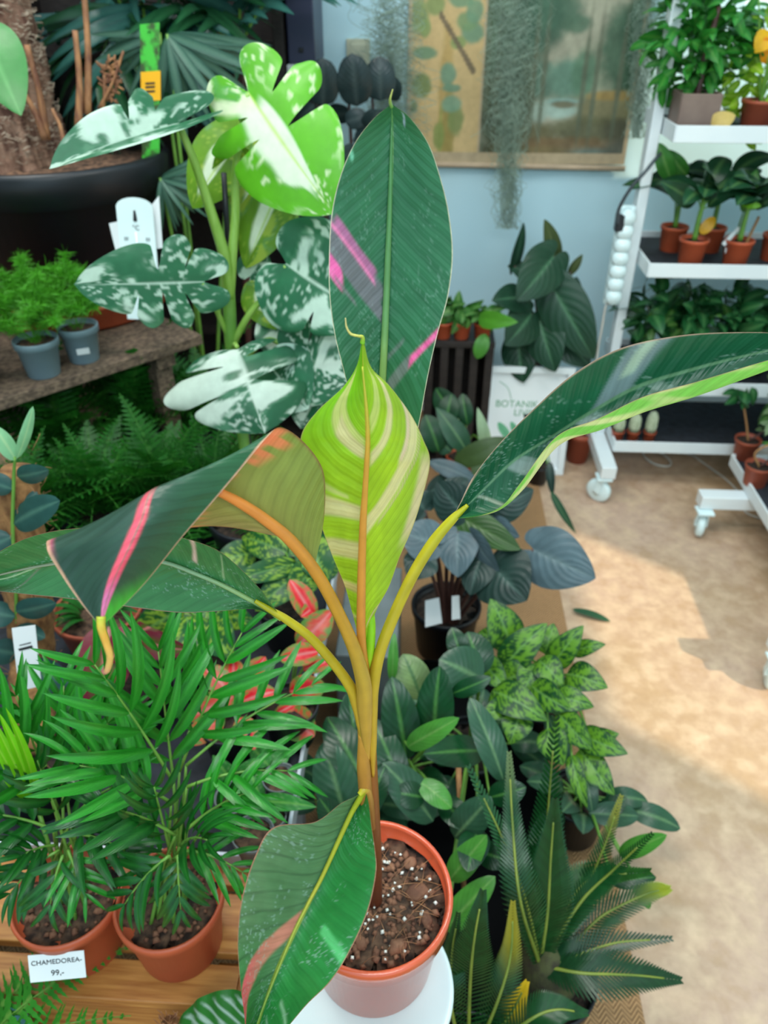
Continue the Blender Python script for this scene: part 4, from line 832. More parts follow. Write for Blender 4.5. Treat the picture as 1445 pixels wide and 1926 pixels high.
for a, b, r in (((50, 84, 1.93), (88, 262, 1.93), .011), ((141, 57, 1.95), (148, 240, 1.93), .011), ((157, -30, 1.98), (164, 215, 1.95), .011), ((98, 205, 1.90), (120, 274, 1.88), .007), ((36, 160, 1.92), (85, 262, 1.92), .01), ((232, 96, 1.98), (186, 205, 1.97), .005), ((196, 140, 1.98), (186, 240, 1.97), .006)):
    obj('dead_stalk', tube((V(*b), (V(*a)+V(*b))/2+np.array((.006, 0, 0)), V(*a)), (r*.85, r*.62, r*.55), 10), M['stub'], t)
ms = []
for i in range(60):
    p = V(215+rnd.uniform(-22, 6)-(0), 115+i*1.3, 1.98); ms.append(tube((p, p+np.array((rnd.uniform(-.02, .02), 0, rnd.uniform(-.015, .015)))), (.004, .002), 4, 3))
o = obj('dry_scales', join(ms)[:2], M['stub'], t); o['kind'] = 'stuff'
# plant tag, thermometer and price tags stuck in front of the black pot
M['gapblack'] = plain('matt_black_gap_shade', (13, 14, 16), .95, (9, 10, 12), 9, spec=.1)
M['tagpic'] = plain('plant_photo_print', (70, 190, 60), .4, (60, 84, 40), 26, thr=(.45, .55))
o, P = card('plant_tag', 'tall glossy plant tag with green picture and yellow lower band', ((268, 318), (300, 316), (300, 42), (263, 46)), (2.04, 2.04, 2.05, 2.05), mat='tagpic')
nn = unit(CAM-P[0]); q = lambda a, b: P[0]+(P[1]-P[0])*a+(P[3]-P[0])*b
b0 = [q(0, .49), q(1.1, .49), q(1.1, .69), q(0, .69)]; obj('yellow_band', (np.array([p+nn*.0012 for p in b0]+[p+nn*.0002 for p in b0]), [(0, 1, 2, 3), (7, 6, 5, 4), (0, 4, 5, 1), (1, 5, 6, 2), (2, 6, 7, 3), (3, 7, 4, 0)]), M['yellow'], o, smooth=False)
for y in (.555, .585, .61): obj('print_line', between(q(.25, y)+nn*.0016, q(.78, y)+nn*.0016, .004, .0006, nn), M['ink'], o, smooth=False)
obj('hanging_hole', lathe([(.004, -.0004), (.004, .0004)], q(.5, .95)+nn*.001, 14), M['ink'], o)
th_ = [(240, 600, 1.70), (312, 592, 1.70), (274, 364, 1.745), (216, 370, 1.745)]
Pt = [V(*p) for p in th_]; xd = Pt[1]-Pt[0]; yd = Pt[3]-Pt[0]; xw = np.linalg.norm(xd); nn = unit(np.cross(xd, yd)); uy = unit(yd); ux = unit(np.cross(uy, nn)); hh = np.linalg.norm(yd); wq = xw*.88
th_o = Pt[0]+ux*wq/2
tm = thing('thermometer', 'white wall thermometer leaning against the black pot', 'thermometer', th_o)
pts = [(-wq/2, 0), (wq/2, 0), (wq/2, hh-.02)]+[(wq/2*math.cos(a), hh-.02+.02*math.sin(a)) for a in np.linspace(.2, 2.94, 9)]+[(-wq/2, hh-.02)]
v = [th_o+ux*x+uy*y for x, y in pts]; v = v+[p-nn*.006 for p in v]; n_ = len(pts)
obj('plate', (np.array(v), [tuple(range(n_)), tuple(range(2*n_-1, n_-1, -1))]+[(i, i+n_, (i+1) % n_+n_, (i+1) % n_) for i in range(n_)]), M['plastic_w'], tm, smooth=False)
hp = [(math.cos(a)*.0045, math.sin(a)*.004+hh-.045) for a in np.linspace(3.4, 6.0, 8)]+[(.002, hh-.026), (-.002, hh-.026)]
v = [th_o+ux*x+uy*y+nn*.0012 for x, y in hp]; n_ = len(hp); v = v+[p-nn*.001 for p in v]
obj('keyhole', (np.array(v), [tuple(range(n_))]+[(i, i+n_, (i+1) % n_+n_, (i+1) % n_) for i in range(n_)]), M['ink'], tm, smooth=False)
obj('glass_tube', tube((th_o+uy*.03+nn*.003, th_o+uy*(hh-.07)+nn*.003), .0028, 10, 4), M['plastic_w'], tm)
text('scale_mark', '°C', th_o+uy*(hh-.062)+nn*.0008, ux, uy, .014, 'ink', tm)
for s_ in (-1, 1): text('scale_mark', '50', th_o+ux*s_*wq*.3+uy*(hh-.085)+nn*.0008, ux, uy, .010, 'ink', tm)
card('price_tag', 'white card tag behind the right edge of thermometer', ((284, 470), (306, 466), (299, 368), (280, 392)), (1.74, 1.74, 1.76, 1.76))
card('price_tag', 'white card tag behind the left edge of thermometer', ((222, 490), (248, 488), (234, 414), (205, 420)), (1.74, 1.74, 1.76, 1.76))
# ---- variegated monstera
def c_mon(base, wh, thr, sp=.62, yg=False):
    def f(uv, s=0):
        u = uv[:, 0]*2-1; a = np.abs(u); v = uv[:, 1]; sd = 7*(u > 0)
        n = noise(v*5+sd, a*1.3, s)*.7+noise(v*16+sd, a*3, s+2)*.3; n2 = noise(v*46+sd, a*12, s+5)
        c = lin(*base)[None]*(.78+.44*fbm(v*5, u*2, s)[:, None]); c = mixc(c, sm(thr, thr+.05, n), lin(*wh)); c = mixc(c, sm(sp, sp+.1, n2)*sm(.35, .6, noise(v*7+sd, a*2, s+9))*.8, lin(*wh)); c = mixc(c, sm(thr-.08, thr, n)*sm(thr+.02, thr-.03, n)*.5, lin(110, 164, 130))
        if yg: c = mixc(c, sm(.42, .3, a+.25*(noise(v*9+sd, a*4, s+3)-.5))*sm(.25, .35, v)*sm(.9, .8, v)*(u > -.15), lin(226, 240, 214))
        return mixc(c, sm(.05, .02, a)*.8, lin(*(wh if not yg else (190, 220, 110))))
    return f
C_MO = c_mon((42, 106, 72), (196, 222, 206), .60); C_MOW = c_mon((40, 100, 68), (204, 222, 208), .54, .58); C_MOG = c_mon((96, 178, 36), (226, 240, 200), .62, .68, True); C_MOU = c_mon((104, 150, 34), (160, 186, 70), .66, .7, True)
mp = V(478, 985, 1.32); mb = np.array((mp[0], mp[1], LZ)); t = thing('monstera', 'variegated white splashed monstera with fenestrated leaves on a stake', 'plant', mb); pot(t, mb, .095, .17, 'black', 'soil', .8)
mt = mb+UP*.15
obj('stem', tube((mt, V(450, 760, 1.36), V(436, 660, 1.37), V(432, 590, 1.37), V(430, 540, 1.37)), (.011, .011, .012, .012, .011), 12), M['greenstem'], t)
obj('stake', tube((mt+np.array((.02, .02, 0)), V(446, 700, 1.40), V(421, 325, 1.40)), .005, 8), M['black'], t)
def pet(pts, r0, r1): obj('petiole', tube([V(*p) for p in pts], (r0, r1), 10, len(pts)*5), M['stalk2'], t)
M['stalk2'] = plain('pale_green_stalk', (140, 178, 84), .4, (112, 156, 50), 14, (6, 6, 1))
pet([(430, 560, 1.37), (424, 490, 1.36), (396, 395, 1.35), (366, 305, 1.34), (338, 238, 1.33)], .012, .005)
pet([(431, 560, 1.37), (437, 480, 1.37), (443, 400, 1.38), (444, 310, 1.38), (468, 176, 1.36)], .010, .005)
pet([(436, 650, 1.37), (470, 590, 1.36), (515, 540, 1.36), (538, 500, 1.35)], .007, .004); pet([(434, 640, 1.37), (415, 600, 1.36), (396, 560, 1.33), (380, 532, 1.31)], .006, .004)
pet([(440, 690, 1.37), (441, 650, 1.34), (446, 652, 1.31)], .006, .004); pet([(440, 700, 1.37), (500, 640, 1.38), (545, 660, 1.36)], .006, .004); pet([(560, 480, 1.42), (556, 400, 1.43), (560, 600, 1.42)], .005, .005)
K = dict(nr=64, ns=22)
heart(t, (336, 232, 1.33), (92, 318, 1.24), 126, C_MO, seed=6, roll=.78, bend=.10, fold=.75, curl=.1, back=.32, slits=((1, .5, .02, .4), (1, .36, .02, .5)), **K)
heart(t, (466, 172, 1.36), (630, 404, 1.28), 270, C_MOG, seed=12, roll=.15, bend=.10, fold=.05, curl=.35, slits=((1, .34, .022, .25), (1, .47, .024, .25), (-1, .34, .02, .35), (-1, .52, .03, .22)), back=.22, **K)
heart(t, (384, 530, 1.31), (138, 535, 1.24), 178, C_MO, seed=21, roll=-.15, bend=.08, fold=.1, curl=.2, slits=((-1, .36, .016, .25), (-1, .50, .02, .2), (-1, .64, .012, .3), (1, .36, .010, .35), (1, .52, .03, .3)), **K)
heart(t, (538, 496, 1.35), (700, 600, 1.29), 240, C_MO, seed=33, roll=.1, bend=.08, fold=.1, curl=.2, slits=((1, .60, .02, .45), (-1, .55, .02, .4)), **K)
heart(t, (447, 657, 1.31), (498, 816, 1.22), 330, C_MOW, seed=44, roll=0, bend=.14, fold=.0, curl=.7, slits=((-1, .30, .05, .12), (-1, .56, .085, .12), (1, .36, .03, .25), (1, .6, .02, .4)), back=.05, **K)
heart(t, (540, 668, 1.34), (668, 715, 1.29), 190, C_MOW, seed=51, roll=.1, bend=.1, fold=.1, curl=.2, slits=((1, .5, .05, .3), (-1, .45, .03, .4)), **K)
heart(t, (510, 690, 1.33), (580, 770, 1.28), 150, C_MO, seed=57, roll=.2, bend=.1, slits=((1, .5, .03, .4),), **K)
heart(t, (595, 745, 1.36), (566, 806, 1.33), 100, C_MOW, seed=62, roll=.3, bend=.1, nr=40, ns=14)
heart(t, (445, 262, 1.45), (362, 392, 1.42), 130, C_MOU, seed=71, roll=.5, bend=.1, nr=40, ns=14); heart(t, (470, 290, 1.46), (400, 350, 1.45), 110, C_MOU, seed=73, roll=-.6, bend=.1, nr=40, ns=14)
heart(t, (530, 345, 1.45), (462, 505, 1.42), 110, C_MOU, seed=75, roll=.3, bend=.1, nr=40, ns=14); heart(t, (500, 330, 1.46), (430, 450, 1.45), 90, C_MOU, seed=77, roll=-.3, bend=.1, nr=40, ns=14)
heart(t, (560, 260, 1.44), (620, 330, 1.42), 80, C_MOW, seed=79, roll=.3, bend=.1, nr=40, ns=14); heart(t, (490, 540, 1.42), (520, 620, 1.40), 90, C_MOU, seed=81, roll=.2, nr=40, ns=14)
heart(t, (470, 520, 1.43), (500, 470, 1.45), 70, C_MO, seed=83, roll=.2, nr=40, ns=14); heart(t, (520, 600, 1.42), (560, 680, 1.4), 110, C_MOW, seed=85, roll=-.2, nr=40, ns=14)
heart(t, (440, 300, 1.44), (505, 320, 1.42), 70, C_MOU, seed=88, roll=.6, nr=40, ns=14)
# ---- ferns below the plank shelf
FL = ['dark fern under the plank shelf behind the fibre pole', 'dark fern under the plank shelf behind drooping banana leaf tip', 'dark fern under the shelf left of the monstera', 'dark fern just below the hanging monstera leaf', 'dark fern at the back below the grey blue pots', 'dark fern at the back below the terracotta saucer', 'dark fern at the back behind the monstera pot']
for i, (x, y, h) in enumerate(((60, 985, 1.36), (190, 955, 1.42), (310, 935, 1.46), (410, 955, 1.44), (120, 850, 1.66), (265, 800, 1.82), (400, 800, 1.9))):
    c = V(x, y, h); pz = LZ if h < 1.6 else 0
    fern(FL[i], c, 34 if h < 1.6 else 26, .22 if h < 1.6 else .26, 'fern_frond_dark', .06, .1, 'black', (5, 80), 'dark ferns under the plank shelf', pz=pz)
# ---- dark palms and furniture in the top left background
bk = thing('bookcase', 'tall dark wooden bookcase behind the hanging palm fronds', 'bookcase', (-1.3, 2.68, 0)); bx0, bx1 = -2.05, Yp(532, 60, 2.55)[0]
obj('back_panel', box(((bx0+bx1)/2, 2.80, 1.0), (bx1-bx0, .02, 2.0)), M['darkwood'], bk, smooth=False)
for x in (bx0+.015, (bx0+bx1)/2, bx1-.015): obj('side_panel', box((x, 2.67, 1.0), (.03, .24, 2.0)), M['darkwood'], bk, bevel=.002, smooth=False)
for z in (.03, .45, .87, 1.29, 1.97): obj('shelf_board', box(((bx0+bx1)/2, 2.67, z), (bx1-bx0-.06, .24, .03)), M['darkwood'], bk, smooth=False)
cx0, cx1 = bx1+.005, Yp(592, 110, 2.55)[0]; czt = Yp(560, 122, 2.55)[2]
cb_ = thing('side_cabinet', 'narrow dark cabinet with white top edge beside the bookcase', 'cabinet', ((cx0+cx1)/2, 2.67, 0))
obj('body', box(((cx0+cx1)/2, 2.68, (czt-.03)/2), (cx1-cx0-.006, .22, czt-.03)), M['darkwood'], cb_, bevel=.002, smooth=False); obj('top_board', box(((cx0+cx1)/2, 2.67, czt-.015), (cx1-cx0, .24, .03)), M['white'], cb_, bevel=.002, smooth=False); obj('door', box(((cx0+cx1)/2, 2.565, czt/2), (cx1-cx0-.02, .012, czt-.08)), M['darkwood'], cb_, bevel=.002, smooth=False)
sp_ = thing('slate_cabinet', 'slate blue box standing on white topped narrow cabinet', 'box', ((cx0+cx1)/2, 2.67, czt)); obj('case', box(((cx0+cx1)/2, 2.68, czt+.25), (cx1-cx0-.004, .21, .5)), M['navy'], sp_, bevel=.004, smooth=False); obj('knob', box(((cx0+cx1)/2, 2.572, czt+.035), (.014, .008, .012)), M['black'], sp_, bevel=.002, smooth=False)
unitleaf('grey_leaflet', 'leaflet', .07, cg((58, 100, 86), (90, 130, 110), var=.3), 'leaf', nv=8, nu=2, n=3, bend=.05, fold=.4, sag=.15)
def fan(par, c, ang0, ang1, n, L, dz=-.1, hub=None):
    for i in range(n):
        a = math.radians(ang0+(ang1-ang0)*i/(n-1)+rnd.uniform(-2, 2)); tip = (c[0]+math.cos(a)*L*rnd.uniform(.85, 1.1), c[1]+math.sin(a)*L*rnd.uniform(.85, 1.1), c[2]+rnd.uniform(-.06, .1))
        b, e = V(*c), V(*tip); inst('leaf_segment', rnd.choice(CM['grey_leaflet']), par, b, e-b, CAM-b, np.linalg.norm(e-b), np.linalg.norm(e-b)*1.3)
fp = np.array((*V(360, 560, 2.15)[:2], 0)); t = thing('fan_palm', 'grey green fan palm behind the black pot', 'plant', fp); pot(t, fp, .13, .24, 'black', 'soil', .8)
for c_, a0, a1, n, L in (((315, 64, 2.05), 5, 98, 24, 190), ((302, 335, 1.98), -25, 95, 18, 105), ((300, 62, 2.1), 110, 178, 12, 130), ((440, 180, 2.2), 60, 130, 12, 110)):
    obj('petiole', tube((fp+UP*.2, (fp+UP*.2+V(*c_))/2+UP*.05, V(*c_)), (.006, .004), 6), M['greenstem'], t); fan(t, c_, a0, a1, n, L)
unitleaf('dark_leaflet', 'leaflet', .10, cg((26, 74, 44), (44, 96, 60), var=.4), 'gloss', nv=8, nu=2, n=3, bend=.05, fold=.35, sag=.25); unitleaf('teal_leaflet', 'leaflet', .11, cg((40, 92, 86), (60, 110, 100), var=.3), 'gloss', nv=8, nu=2, n=3, bend=.05, fold=.35, sag=.25)
for j, (lab, c_, fr) in enumerate((('dark green palm with arching fronds at the top left', (230, 640, 2.45), (((250, 20, 2.3), (190, 190, 2.2)), ((270, 10, 2.3), (290, 180, 2.2)), ((250, 60, 2.35), (150, -60, 2.2)), ((260, 20, 2.4), (420, -90, 2.3)), ((250, 0, 2.4), (330, -140, 2.2)), ((240, 90, 2.4), (130, 90, 2.5)), ((260, 80, 2.45), (400, 60, 2.4)))),
        ('dark green palm with drooping fronds left of slate blue box', (450, 560, 2.5), (((440, 60, 2.45), (340, -80, 2.3)), ((450, 20, 2.45), (540, -110, 2.4)), ((455, 80, 2.4), (560, 20, 2.35)), ((440, 90, 2.4), (330, 70, 2.3)), ((450, 120, 2.45), (470, -60, 2.3)))))):
    c = np.array((*V(*c_)[:2], 0)); t = thing('tall_palm', lab, 'plant', c, 'dark palms in the back left corner'); pot(t, c, .12, .26, 'black', 'soil', .8)
    for i, (b, e) in enumerate(fr):
        b3, e3 = V(*b), V(*e); obj('stem', tube((c+UP*.22, c*.5+b3*.5+UP*.1, b3), (.009, .006), 8), M['brownstem'], t); frond(t, b3, e3+UP*.05, 11, .26, ('dark_leaflet', 'teal_leaflet')[(i+j) % 2], .16, up=UP+np.array((0, -.3, 0)), a0=70, r=.003, start=.1, seed=40+i+9*j)
# the broad leaf entering at the left edge
lp = np.array((*(A-su*.3+sw*.12)[:2], SZ)); t = thing('philodendron', 'plant with one broad smooth green leaf entering at the left edge', 'plant', lp); pot(t, lp, .06, .11, 'terra', 'soil', .76)
leaf(t, (-40, 40, 1.62), (40, 218, 1.52), 110, cg((62, 136, 66), (90, 160, 90), var=.1), 'leaf', shape='ovate', hub=(-150, 500, 1.5), bend=.05, fold=.05, curl=.1, nv=20, nu=12); leaf(t, (-160, 300, 1.55), (-110, 430, 1.5), 110, cg((62, 136, 66), (90, 160, 90), var=.1), 'leaf', shape='ovate', hub=(-150, 500, 1.5))
# ---- dark round-leaved plant by the wall
rp = np.array((*V(665, 640, 2.55)[:2], 0)); t = thing('rubber_plant', 'tall dark round leaved plant against the white wall', 'plant', rp); pot(t, rp, .13, .26, 'black', 'soil', .8)
C_RUB = cg((46, 62, 64), (70, 84, 84), var=.3)
for x, y, h in ((600, 170, 2.5), (655, 170, 2.5), (700, 180, 2.5), (625, 330, 2.5)): obj('stem', tube((rp+UP*.22, V(x+10, 380, 2.52), V(x, y, h)), (.008, .006, .004), 8), M['brownstem'], t)
for l in ((608, 200, 2.46, 607, 108, 2.44, 62), (672, 200, 2.46, 662, 100, 2.44, 66), (716, 190, 2.46, 714, 105, 2.46, 60), (650, 230, 2.46, 690, 215, 2.46, 36)): leaf(t, l[:3], l[3:6], l[6], C_RUB, 'gloss', shape='broad', bend=.08, fold=.1, curl=.2, nv=12, nu=8)
for i in range(64):
    x, y = rnd.uniform(560, 750), rnd.uniform(185, 560); a = rnd.uniform(0, 6.28); L = rnd.uniform(40, 62); h = rnd.uniform(2.4, 2.56)
    leaf(t, (x, y, h), (x+math.cos(a)*L, y+math.sin(a)*L*.8, h-.03), rnd.uniform(30, 44), C_RUB, 'gloss', shape='broad', bend=.1, fold=.1, curl=.2, nv=8, nu=6, roll=rnd.uniform(-.6, .6))
# ================================================================== back wall: poster, hanging moss, switch
PY = WY-.02
def pz_(px, py): q = Yp(px, py, PY); return q[0], q[2]
xl_, xd_, xr_ = pz_(766, 200)[0], pz_(907, 160)[0], pz_(1172, 318)[0]; zb = (pz_(815, 298)[1]+pz_(1172, 316)[1])/2; zt = 1.86
po = thing('wall_chart', 'old printed wall chart with vine panel and woodland pond scene', 'poster', ((xl_+xr_)/2, PY, zb))
NX, NZ = 210, 230; X, Z = np.meshgrid(np.linspace(xl_, xr_, NX), np.linspace(zb, zt, NZ)); x, z = X.ravel(), Z.ravel()
n1 = fbm(x*9, z*9, 1, 4); n2 = fbm(x*40, z*40, 2, 3)
c = lin(200, 170, 122)[None]*(.86+.22*n1)[:, None]
def ell(px, py, w, h, colr, rot=0, soft=.25):
    global c
    a, b = pz_(px, py); k = 2.6/F; dx, dz = (x-a)/(w*k), (z-b)/(h*k); cr_, sr = math.cos(rot), math.sin(rot); d = np.hypot(dx*cr_+dz*sr, -dx*sr+dz*cr_)+(n2-.5)*.35
    c = mixc(c, sm(1+soft, 1-soft, d)*.9, lin(*colr))
lf_ = x < xd_
ell(838, 200, 13, 125, (176, 146, 92)); ell(842, 250, 12, 70, (150, 132, 76)); ell(828, 260, 4, 60, (150, 146, 84))
for a in ((793, 160, 18, 20, (112, 130, 84)), (857, 225, 15, 24, (122, 134, 84)), (850, 195, 18, 14, (120, 150, 124)), (843, 140, 14, 18, (110, 142, 118)), (800, 100, 22, 10, (104, 136, 108)), (786, 30, 20, 26, (122, 140, 92)), (800, 52, 10, 14, (126, 144, 92)), (890, 62, 20, 16, (104, 138, 112)), (880, 40, 18, 14, (116, 140, 100)), (893, 20, 14, 18, (110, 140, 112)), (850, 165, 16, 7, (104, 136, 112)), (820, 10, 16, 14, (126, 140, 90)), (862, 80, 14, 10, (130, 146, 92)), (775, 200, 10, 10, (116, 132, 92)), (825, 255, 10, 22, (130, 140, 80)), (870, 0, 22, 10, (110, 140, 110))): ell(*a)
for i in range(14): ell(830+i*4.6, 28+i*8, 3.2+i*.12, 6, (110, 96, 78), .4)
R = ~lf_; cL = c.copy()
c = lin(158, 154, 134)[None]*(.9+.2*n1)[:, None]
for a in ((1150, 150, 80, 60, (150, 148, 126)), (960, 120, 55, 170, (72, 86, 68)), (930, 60, 40, 60, (84, 104, 82)), (1010, 40, 50, 50, (66, 92, 76)), (1050, 20, 40, 34, (70, 98, 80)), (1085, 45, 26, 14, (84, 108, 88)), (1180, 90, 48, 70, (70, 98, 78)), (1205, 50, 30, 50, (64, 90, 72)), (1200, 170, 40, 60, (62, 84, 66)), (1065, 150, 40, 34, (98, 132, 114)), (1100, 140, 24, 40, (92, 122, 98)), (1020, 150, 20, 30, (92, 116, 100)), (1150, 205, 80, 26, (124, 116, 84)), (1150, 180, 44, 8, (150, 124, 76)), (1050, 205, 34, 16, (156, 176, 164)), (1015, 210, 14, 18, (150, 164, 150)), (1060, 190, 30, 5, (132, 160, 150)), (1060, 196, 22, 6, (112, 104, 80)),
          (1110, 245, 90, 22, (98, 96, 70)), (1170, 250, 36, 22, (84, 82, 66)), (950, 220, 40, 90, (74, 80, 62)), (1000, 260, 50, 24, (98, 92, 66)), (1060, 275, 110, 16, (120, 98, 70)), (1120, 296, 90, 16, (118, 130, 120)), (1020, 290, 60, 14, (124, 108, 76)), (1180, 285, 50, 22, (96, 96, 84)), (950, 285, 40, 24, (84, 82, 60))): ell(*a, soft=.35)
for px in (915, 935, 1003, 1022, 1098, 1120, 1165): ell(px, 150, 4.5, 95, (96, 102, 84), soft=.6)
c = c*(.72+.56*fbm(x*26, z*22, 8, 4))[:, None]
c = np.where(R[:, None], c, cL)
m_ = (x > xr_-.012) | (x < xl_+.012) | (np.abs(x-xd_) < .003) | (z < zb+.035); c = c*1.22; c = np.where(m_[:, None], lin(196, 172, 140)[None]*(.9+.2*n2)[:, None], c)
M['print'] = leafmat('faded_print', .75, 0, spec=.2, bump=.1)
Yw = PY-.004-.006*np.sin((x-xl_)/(xr_-xl_)*3.0)
obj('printed_sheet', (np.stack((x, Yw, z), 1), gridf(NZ, NX), np.stack((x, z), 1)), M['print'], po, col=c)
obj('bottom_batten', tube(((xl_-.004, PY-.008, zb-.004), (xr_+.004, PY-.008, zb-.012)), .009, 10, 6), plain('pale_wood_batten', (206, 176, 146), .6), po)
def moss(label, p0, p1, wt, wb, n, h, seed, dens=1):
    rr = np.random.RandomState(seed); a, b = V(*p0, h), V(*p1, h); L = np.linalg.norm(b-a); ms = []
    for i in range(n):
        q0 = rr.rand()**1.3*.85; q1 = min(1, q0+rr.uniform(.15, .55)); m = int(6+(q1-q0)*L*26); t_ = np.linspace(q0, q1, m)[:, None]; wd = (wt+(wb-wt)*t_)*2.6/F
        j = rr.normal(size=2)*.42; P = a+(b-a)*t_+RT*wd*(j[0]+.30*rr.normal(size=(m, 1))+.1*rr.normal(size=(m, 1)).cumsum(0))+FH*wd*.5*(j[1]+.1*rr.normal(size=(m, 1)))
        g = tube(P, .0006, 3, m*2, False); ms.append((g[0], g[1]))
    o = obj('hanging_moss', join(ms)[:2], M['moss'], None); tag(o, label, 'moss', 'hanging grey moss'); o['kind'] = 'thing'
moss('wide grey moss hanging down left of the wall chart', (738, -60), (738, 330), 46, 40, 300, 2.62, 1)
moss('long grey moss hanging in front of woodland pond print', (968, -60), (955, 430), 44, 16, 330, 2.62, 2)
moss('short grey moss hanging beside the white rack post', (1226, -60), (1200, 260), 26, 16, 240, 2.70, 3)
q = Yp(674, 102, WY-.006); s_ = thing('light_switch', 'cream light switch plate on white wall above the rubber plant', 'switch', q); obj('plate', box(q, (.075, .012, .085)), M['cream'], s_, bevel=.003, smooth=False); obj('rocker', box(q-np.array((0, .008, 0)), (.05, .006, .058)), M['cream'], s_, bevel=.002, smooth=False)
# ---- black crate with three little pots
k0 = Yp(800, 640, 2.40); k1 = Yp(932, 640, 2.40); cz = k0[2]; kc = thing('slatted_crate', 'black upright slatted crate carrying three tiny potted plants', 'crate', ((k0[0]+k1[0])/2, 2.52, 0))
obj('top_board', box(((k0[0]+k1[0])/2, 2.52, cz-.01), (k1[0]-k0[0], .26, .02)), M['darkwood'], kc, bevel=.002, smooth=False)
for i in range(5):
    xx = k0[0]+(k1[0]-k0[0])*(.07+.215*i); obj('slat', box((xx, 2.40, (cz-.02)/2), (.026, .014, cz-.02)), M['darkwood'], kc, bevel=.002, smooth=False)
for xx in (k0[0]+.008, k1[0]-.008): obj('side_board', box((xx, 2.53, (cz-.02)/2), (.016, .23, cz-.02)), M['darkwood'], kc, smooth=False)
obj('back_board', box(((k0[0]+k1[0])/2, 2.64, (cz-.02)/2), (k1[0]-k0[0]-.03, .012, cz-.02)), M['darkwood'], kc, smooth=False); obj('bottom_board', box(((k0[0]+k1[0])/2, 2.52, .03), (k1[0]-k0[0]-.03, .22, .016)), M['darkwood'], kc, smooth=False)
unitleaf('mid_leaf', 'ovate', .5, cg((62, 118, 48), (110, 150, 80), var=.35), 'leaf', nv=8, nu=4, n=3, bend=.12, fold=.2)
unitleaf('deep_leaf', 'ovate', .5, cg((30, 84, 44), (70, 120, 70), var=.4), 'gloss', nv=8, nu=4, n=4, bend=.12, fold=.2)
unitleaf('small_leaf', 'ell', .34, cg((44, 128, 44), (80, 150, 60), var=.45), 'leaf', nv=6, nu=4, n=4, bend=.12, fold=.2, wave=.15)
unitleaf('lime_leaf', 'ell', .4, cg((150, 200, 40), (190, 220, 90), var=.3), 'fine', nv=6, nu=4, n=3, bend=.12, fold=.2)
unitleaf('pale_leaf', 'ell', .3, cg((150, 176, 130), (90, 130, 70), (60, 110, 50), var=.4), 'leaf', nv=8, nu=4, n=3, bend=.15, fold=.2, wave=.2)
def bush(par, c, rad, n, key, L, seed, up=.4, name='leaf'):
    rr = np.random.RandomState(seed)
    for i in range(n):
        d = rr.normal(size=3); d /= np.linalg.norm(d); r = rr.rand()**.4; p = np.asarray(c)+d*np.asarray(rad)*r; o = unit(d*np.array((1, 1, .6))+rr.normal(size=3)*.45+np.array((0, -.2, -.1)))
        inst(name, CM[key][rr.randint(len(CM[key]))], par, p-o*L*.4, o, unit(UP*up+d*.6+np.array((0, -.4, 0))+rr.normal(size=3)*.3), L*rr.uniform(.7, 1.2))
def planted(name, label, base, r, h, potm, group=None, soil='soil', taper=.76):
    t = thing(name, label, 'plant', base, group); pot(t, base, r, h, potm, soil, taper, n=28); return t
for i, (px, lab) in enumerate(((833, 'tiny green plant in terracotta pot at the left end of black crate'), (868, 'tiny green plant in the middle terracotta pot on the black crate'), (907, 'tiny green plant in terracotta pot at right on the black crate'))):
    b = Yp(px, 634, 2.43); b[2] = cz; t = planted('small_potted_plant', lab, b, .032, .055, 'terra', 'tiny plants on the black crate'); bush(t, b+UP*.085, (.055, .05, .03), 20, 'mid_leaf', .065, 5+i)
    if i == 2: leaf(t, (914, 628, 2.38), (897, 675, 2.36), 28, cg((84, 150, 60), var=.2), 'leaf', shape='ell'); leaf(t, (900, 600, 2.38), (975, 606, 2.3), 34, cg((90, 160, 50), var=.2), 'leaf', shape='ovate')
# ---- anthurium
ab = np.array((*V(1015, 700, 2.50)[:2], 0)); t = planted('anthurium', 'large dark velvety plant with heart leaves behind the framed sign', ab, .12, .22, 'black')
C_ANT = cg((30, 66, 46), (76, 120, 88), var=.25); C_ANO = cg((70, 84, 44), (110, 120, 70), var=.3)
for b, e, w_, col_, ro in (((1040, 540, 2.44), (1118, 676, 2.36), 92, C_ANT, .1), ((1042, 482, 2.46), (972, 566, 2.38), 88, C_ANT, -.2), ((968, 500, 2.5), (985, 418, 2.5), 34, C_ANT, .9), ((1046, 486, 2.5), (1024, 412, 2.5), 40, C_ANO, .6), ((1000, 590, 2.44), (950, 650, 2.36), 80, C_ANT, -.3), ((1015, 600, 2.44), (1045, 700, 2.36), 80, C_ANT, .2), ((985, 560, 2.46), (925, 566, 2.4), 60, C_ANT, .4), ((1060, 590, 2.48), (1085, 520, 2.5), 60, C_ANT, .5), ((1075, 510, 2.5), (1096, 478, 2.5), 18, C_ANO, .3), ((1060, 640, 2.46), (1110, 690, 2.42), 60, C_ANT, -.3), ((975, 640, 2.46), (985, 720, 2.4), 70, C_ANT, .2), ((1000, 520, 2.5), (955, 500, 2.5), 50, C_ANT, .8)):
    heart(t, b, e, w_, col_, 'dark', hub=(1015, 690, 2.50), prad=.003, pmat='brownstem', roll=ro, nr=30, ns=10, bend=.15, curl=.3)
obj('stake', tube((ab+UP*.2, V(1013, 560, 2.52)), .006, 8), M['stake'], t)
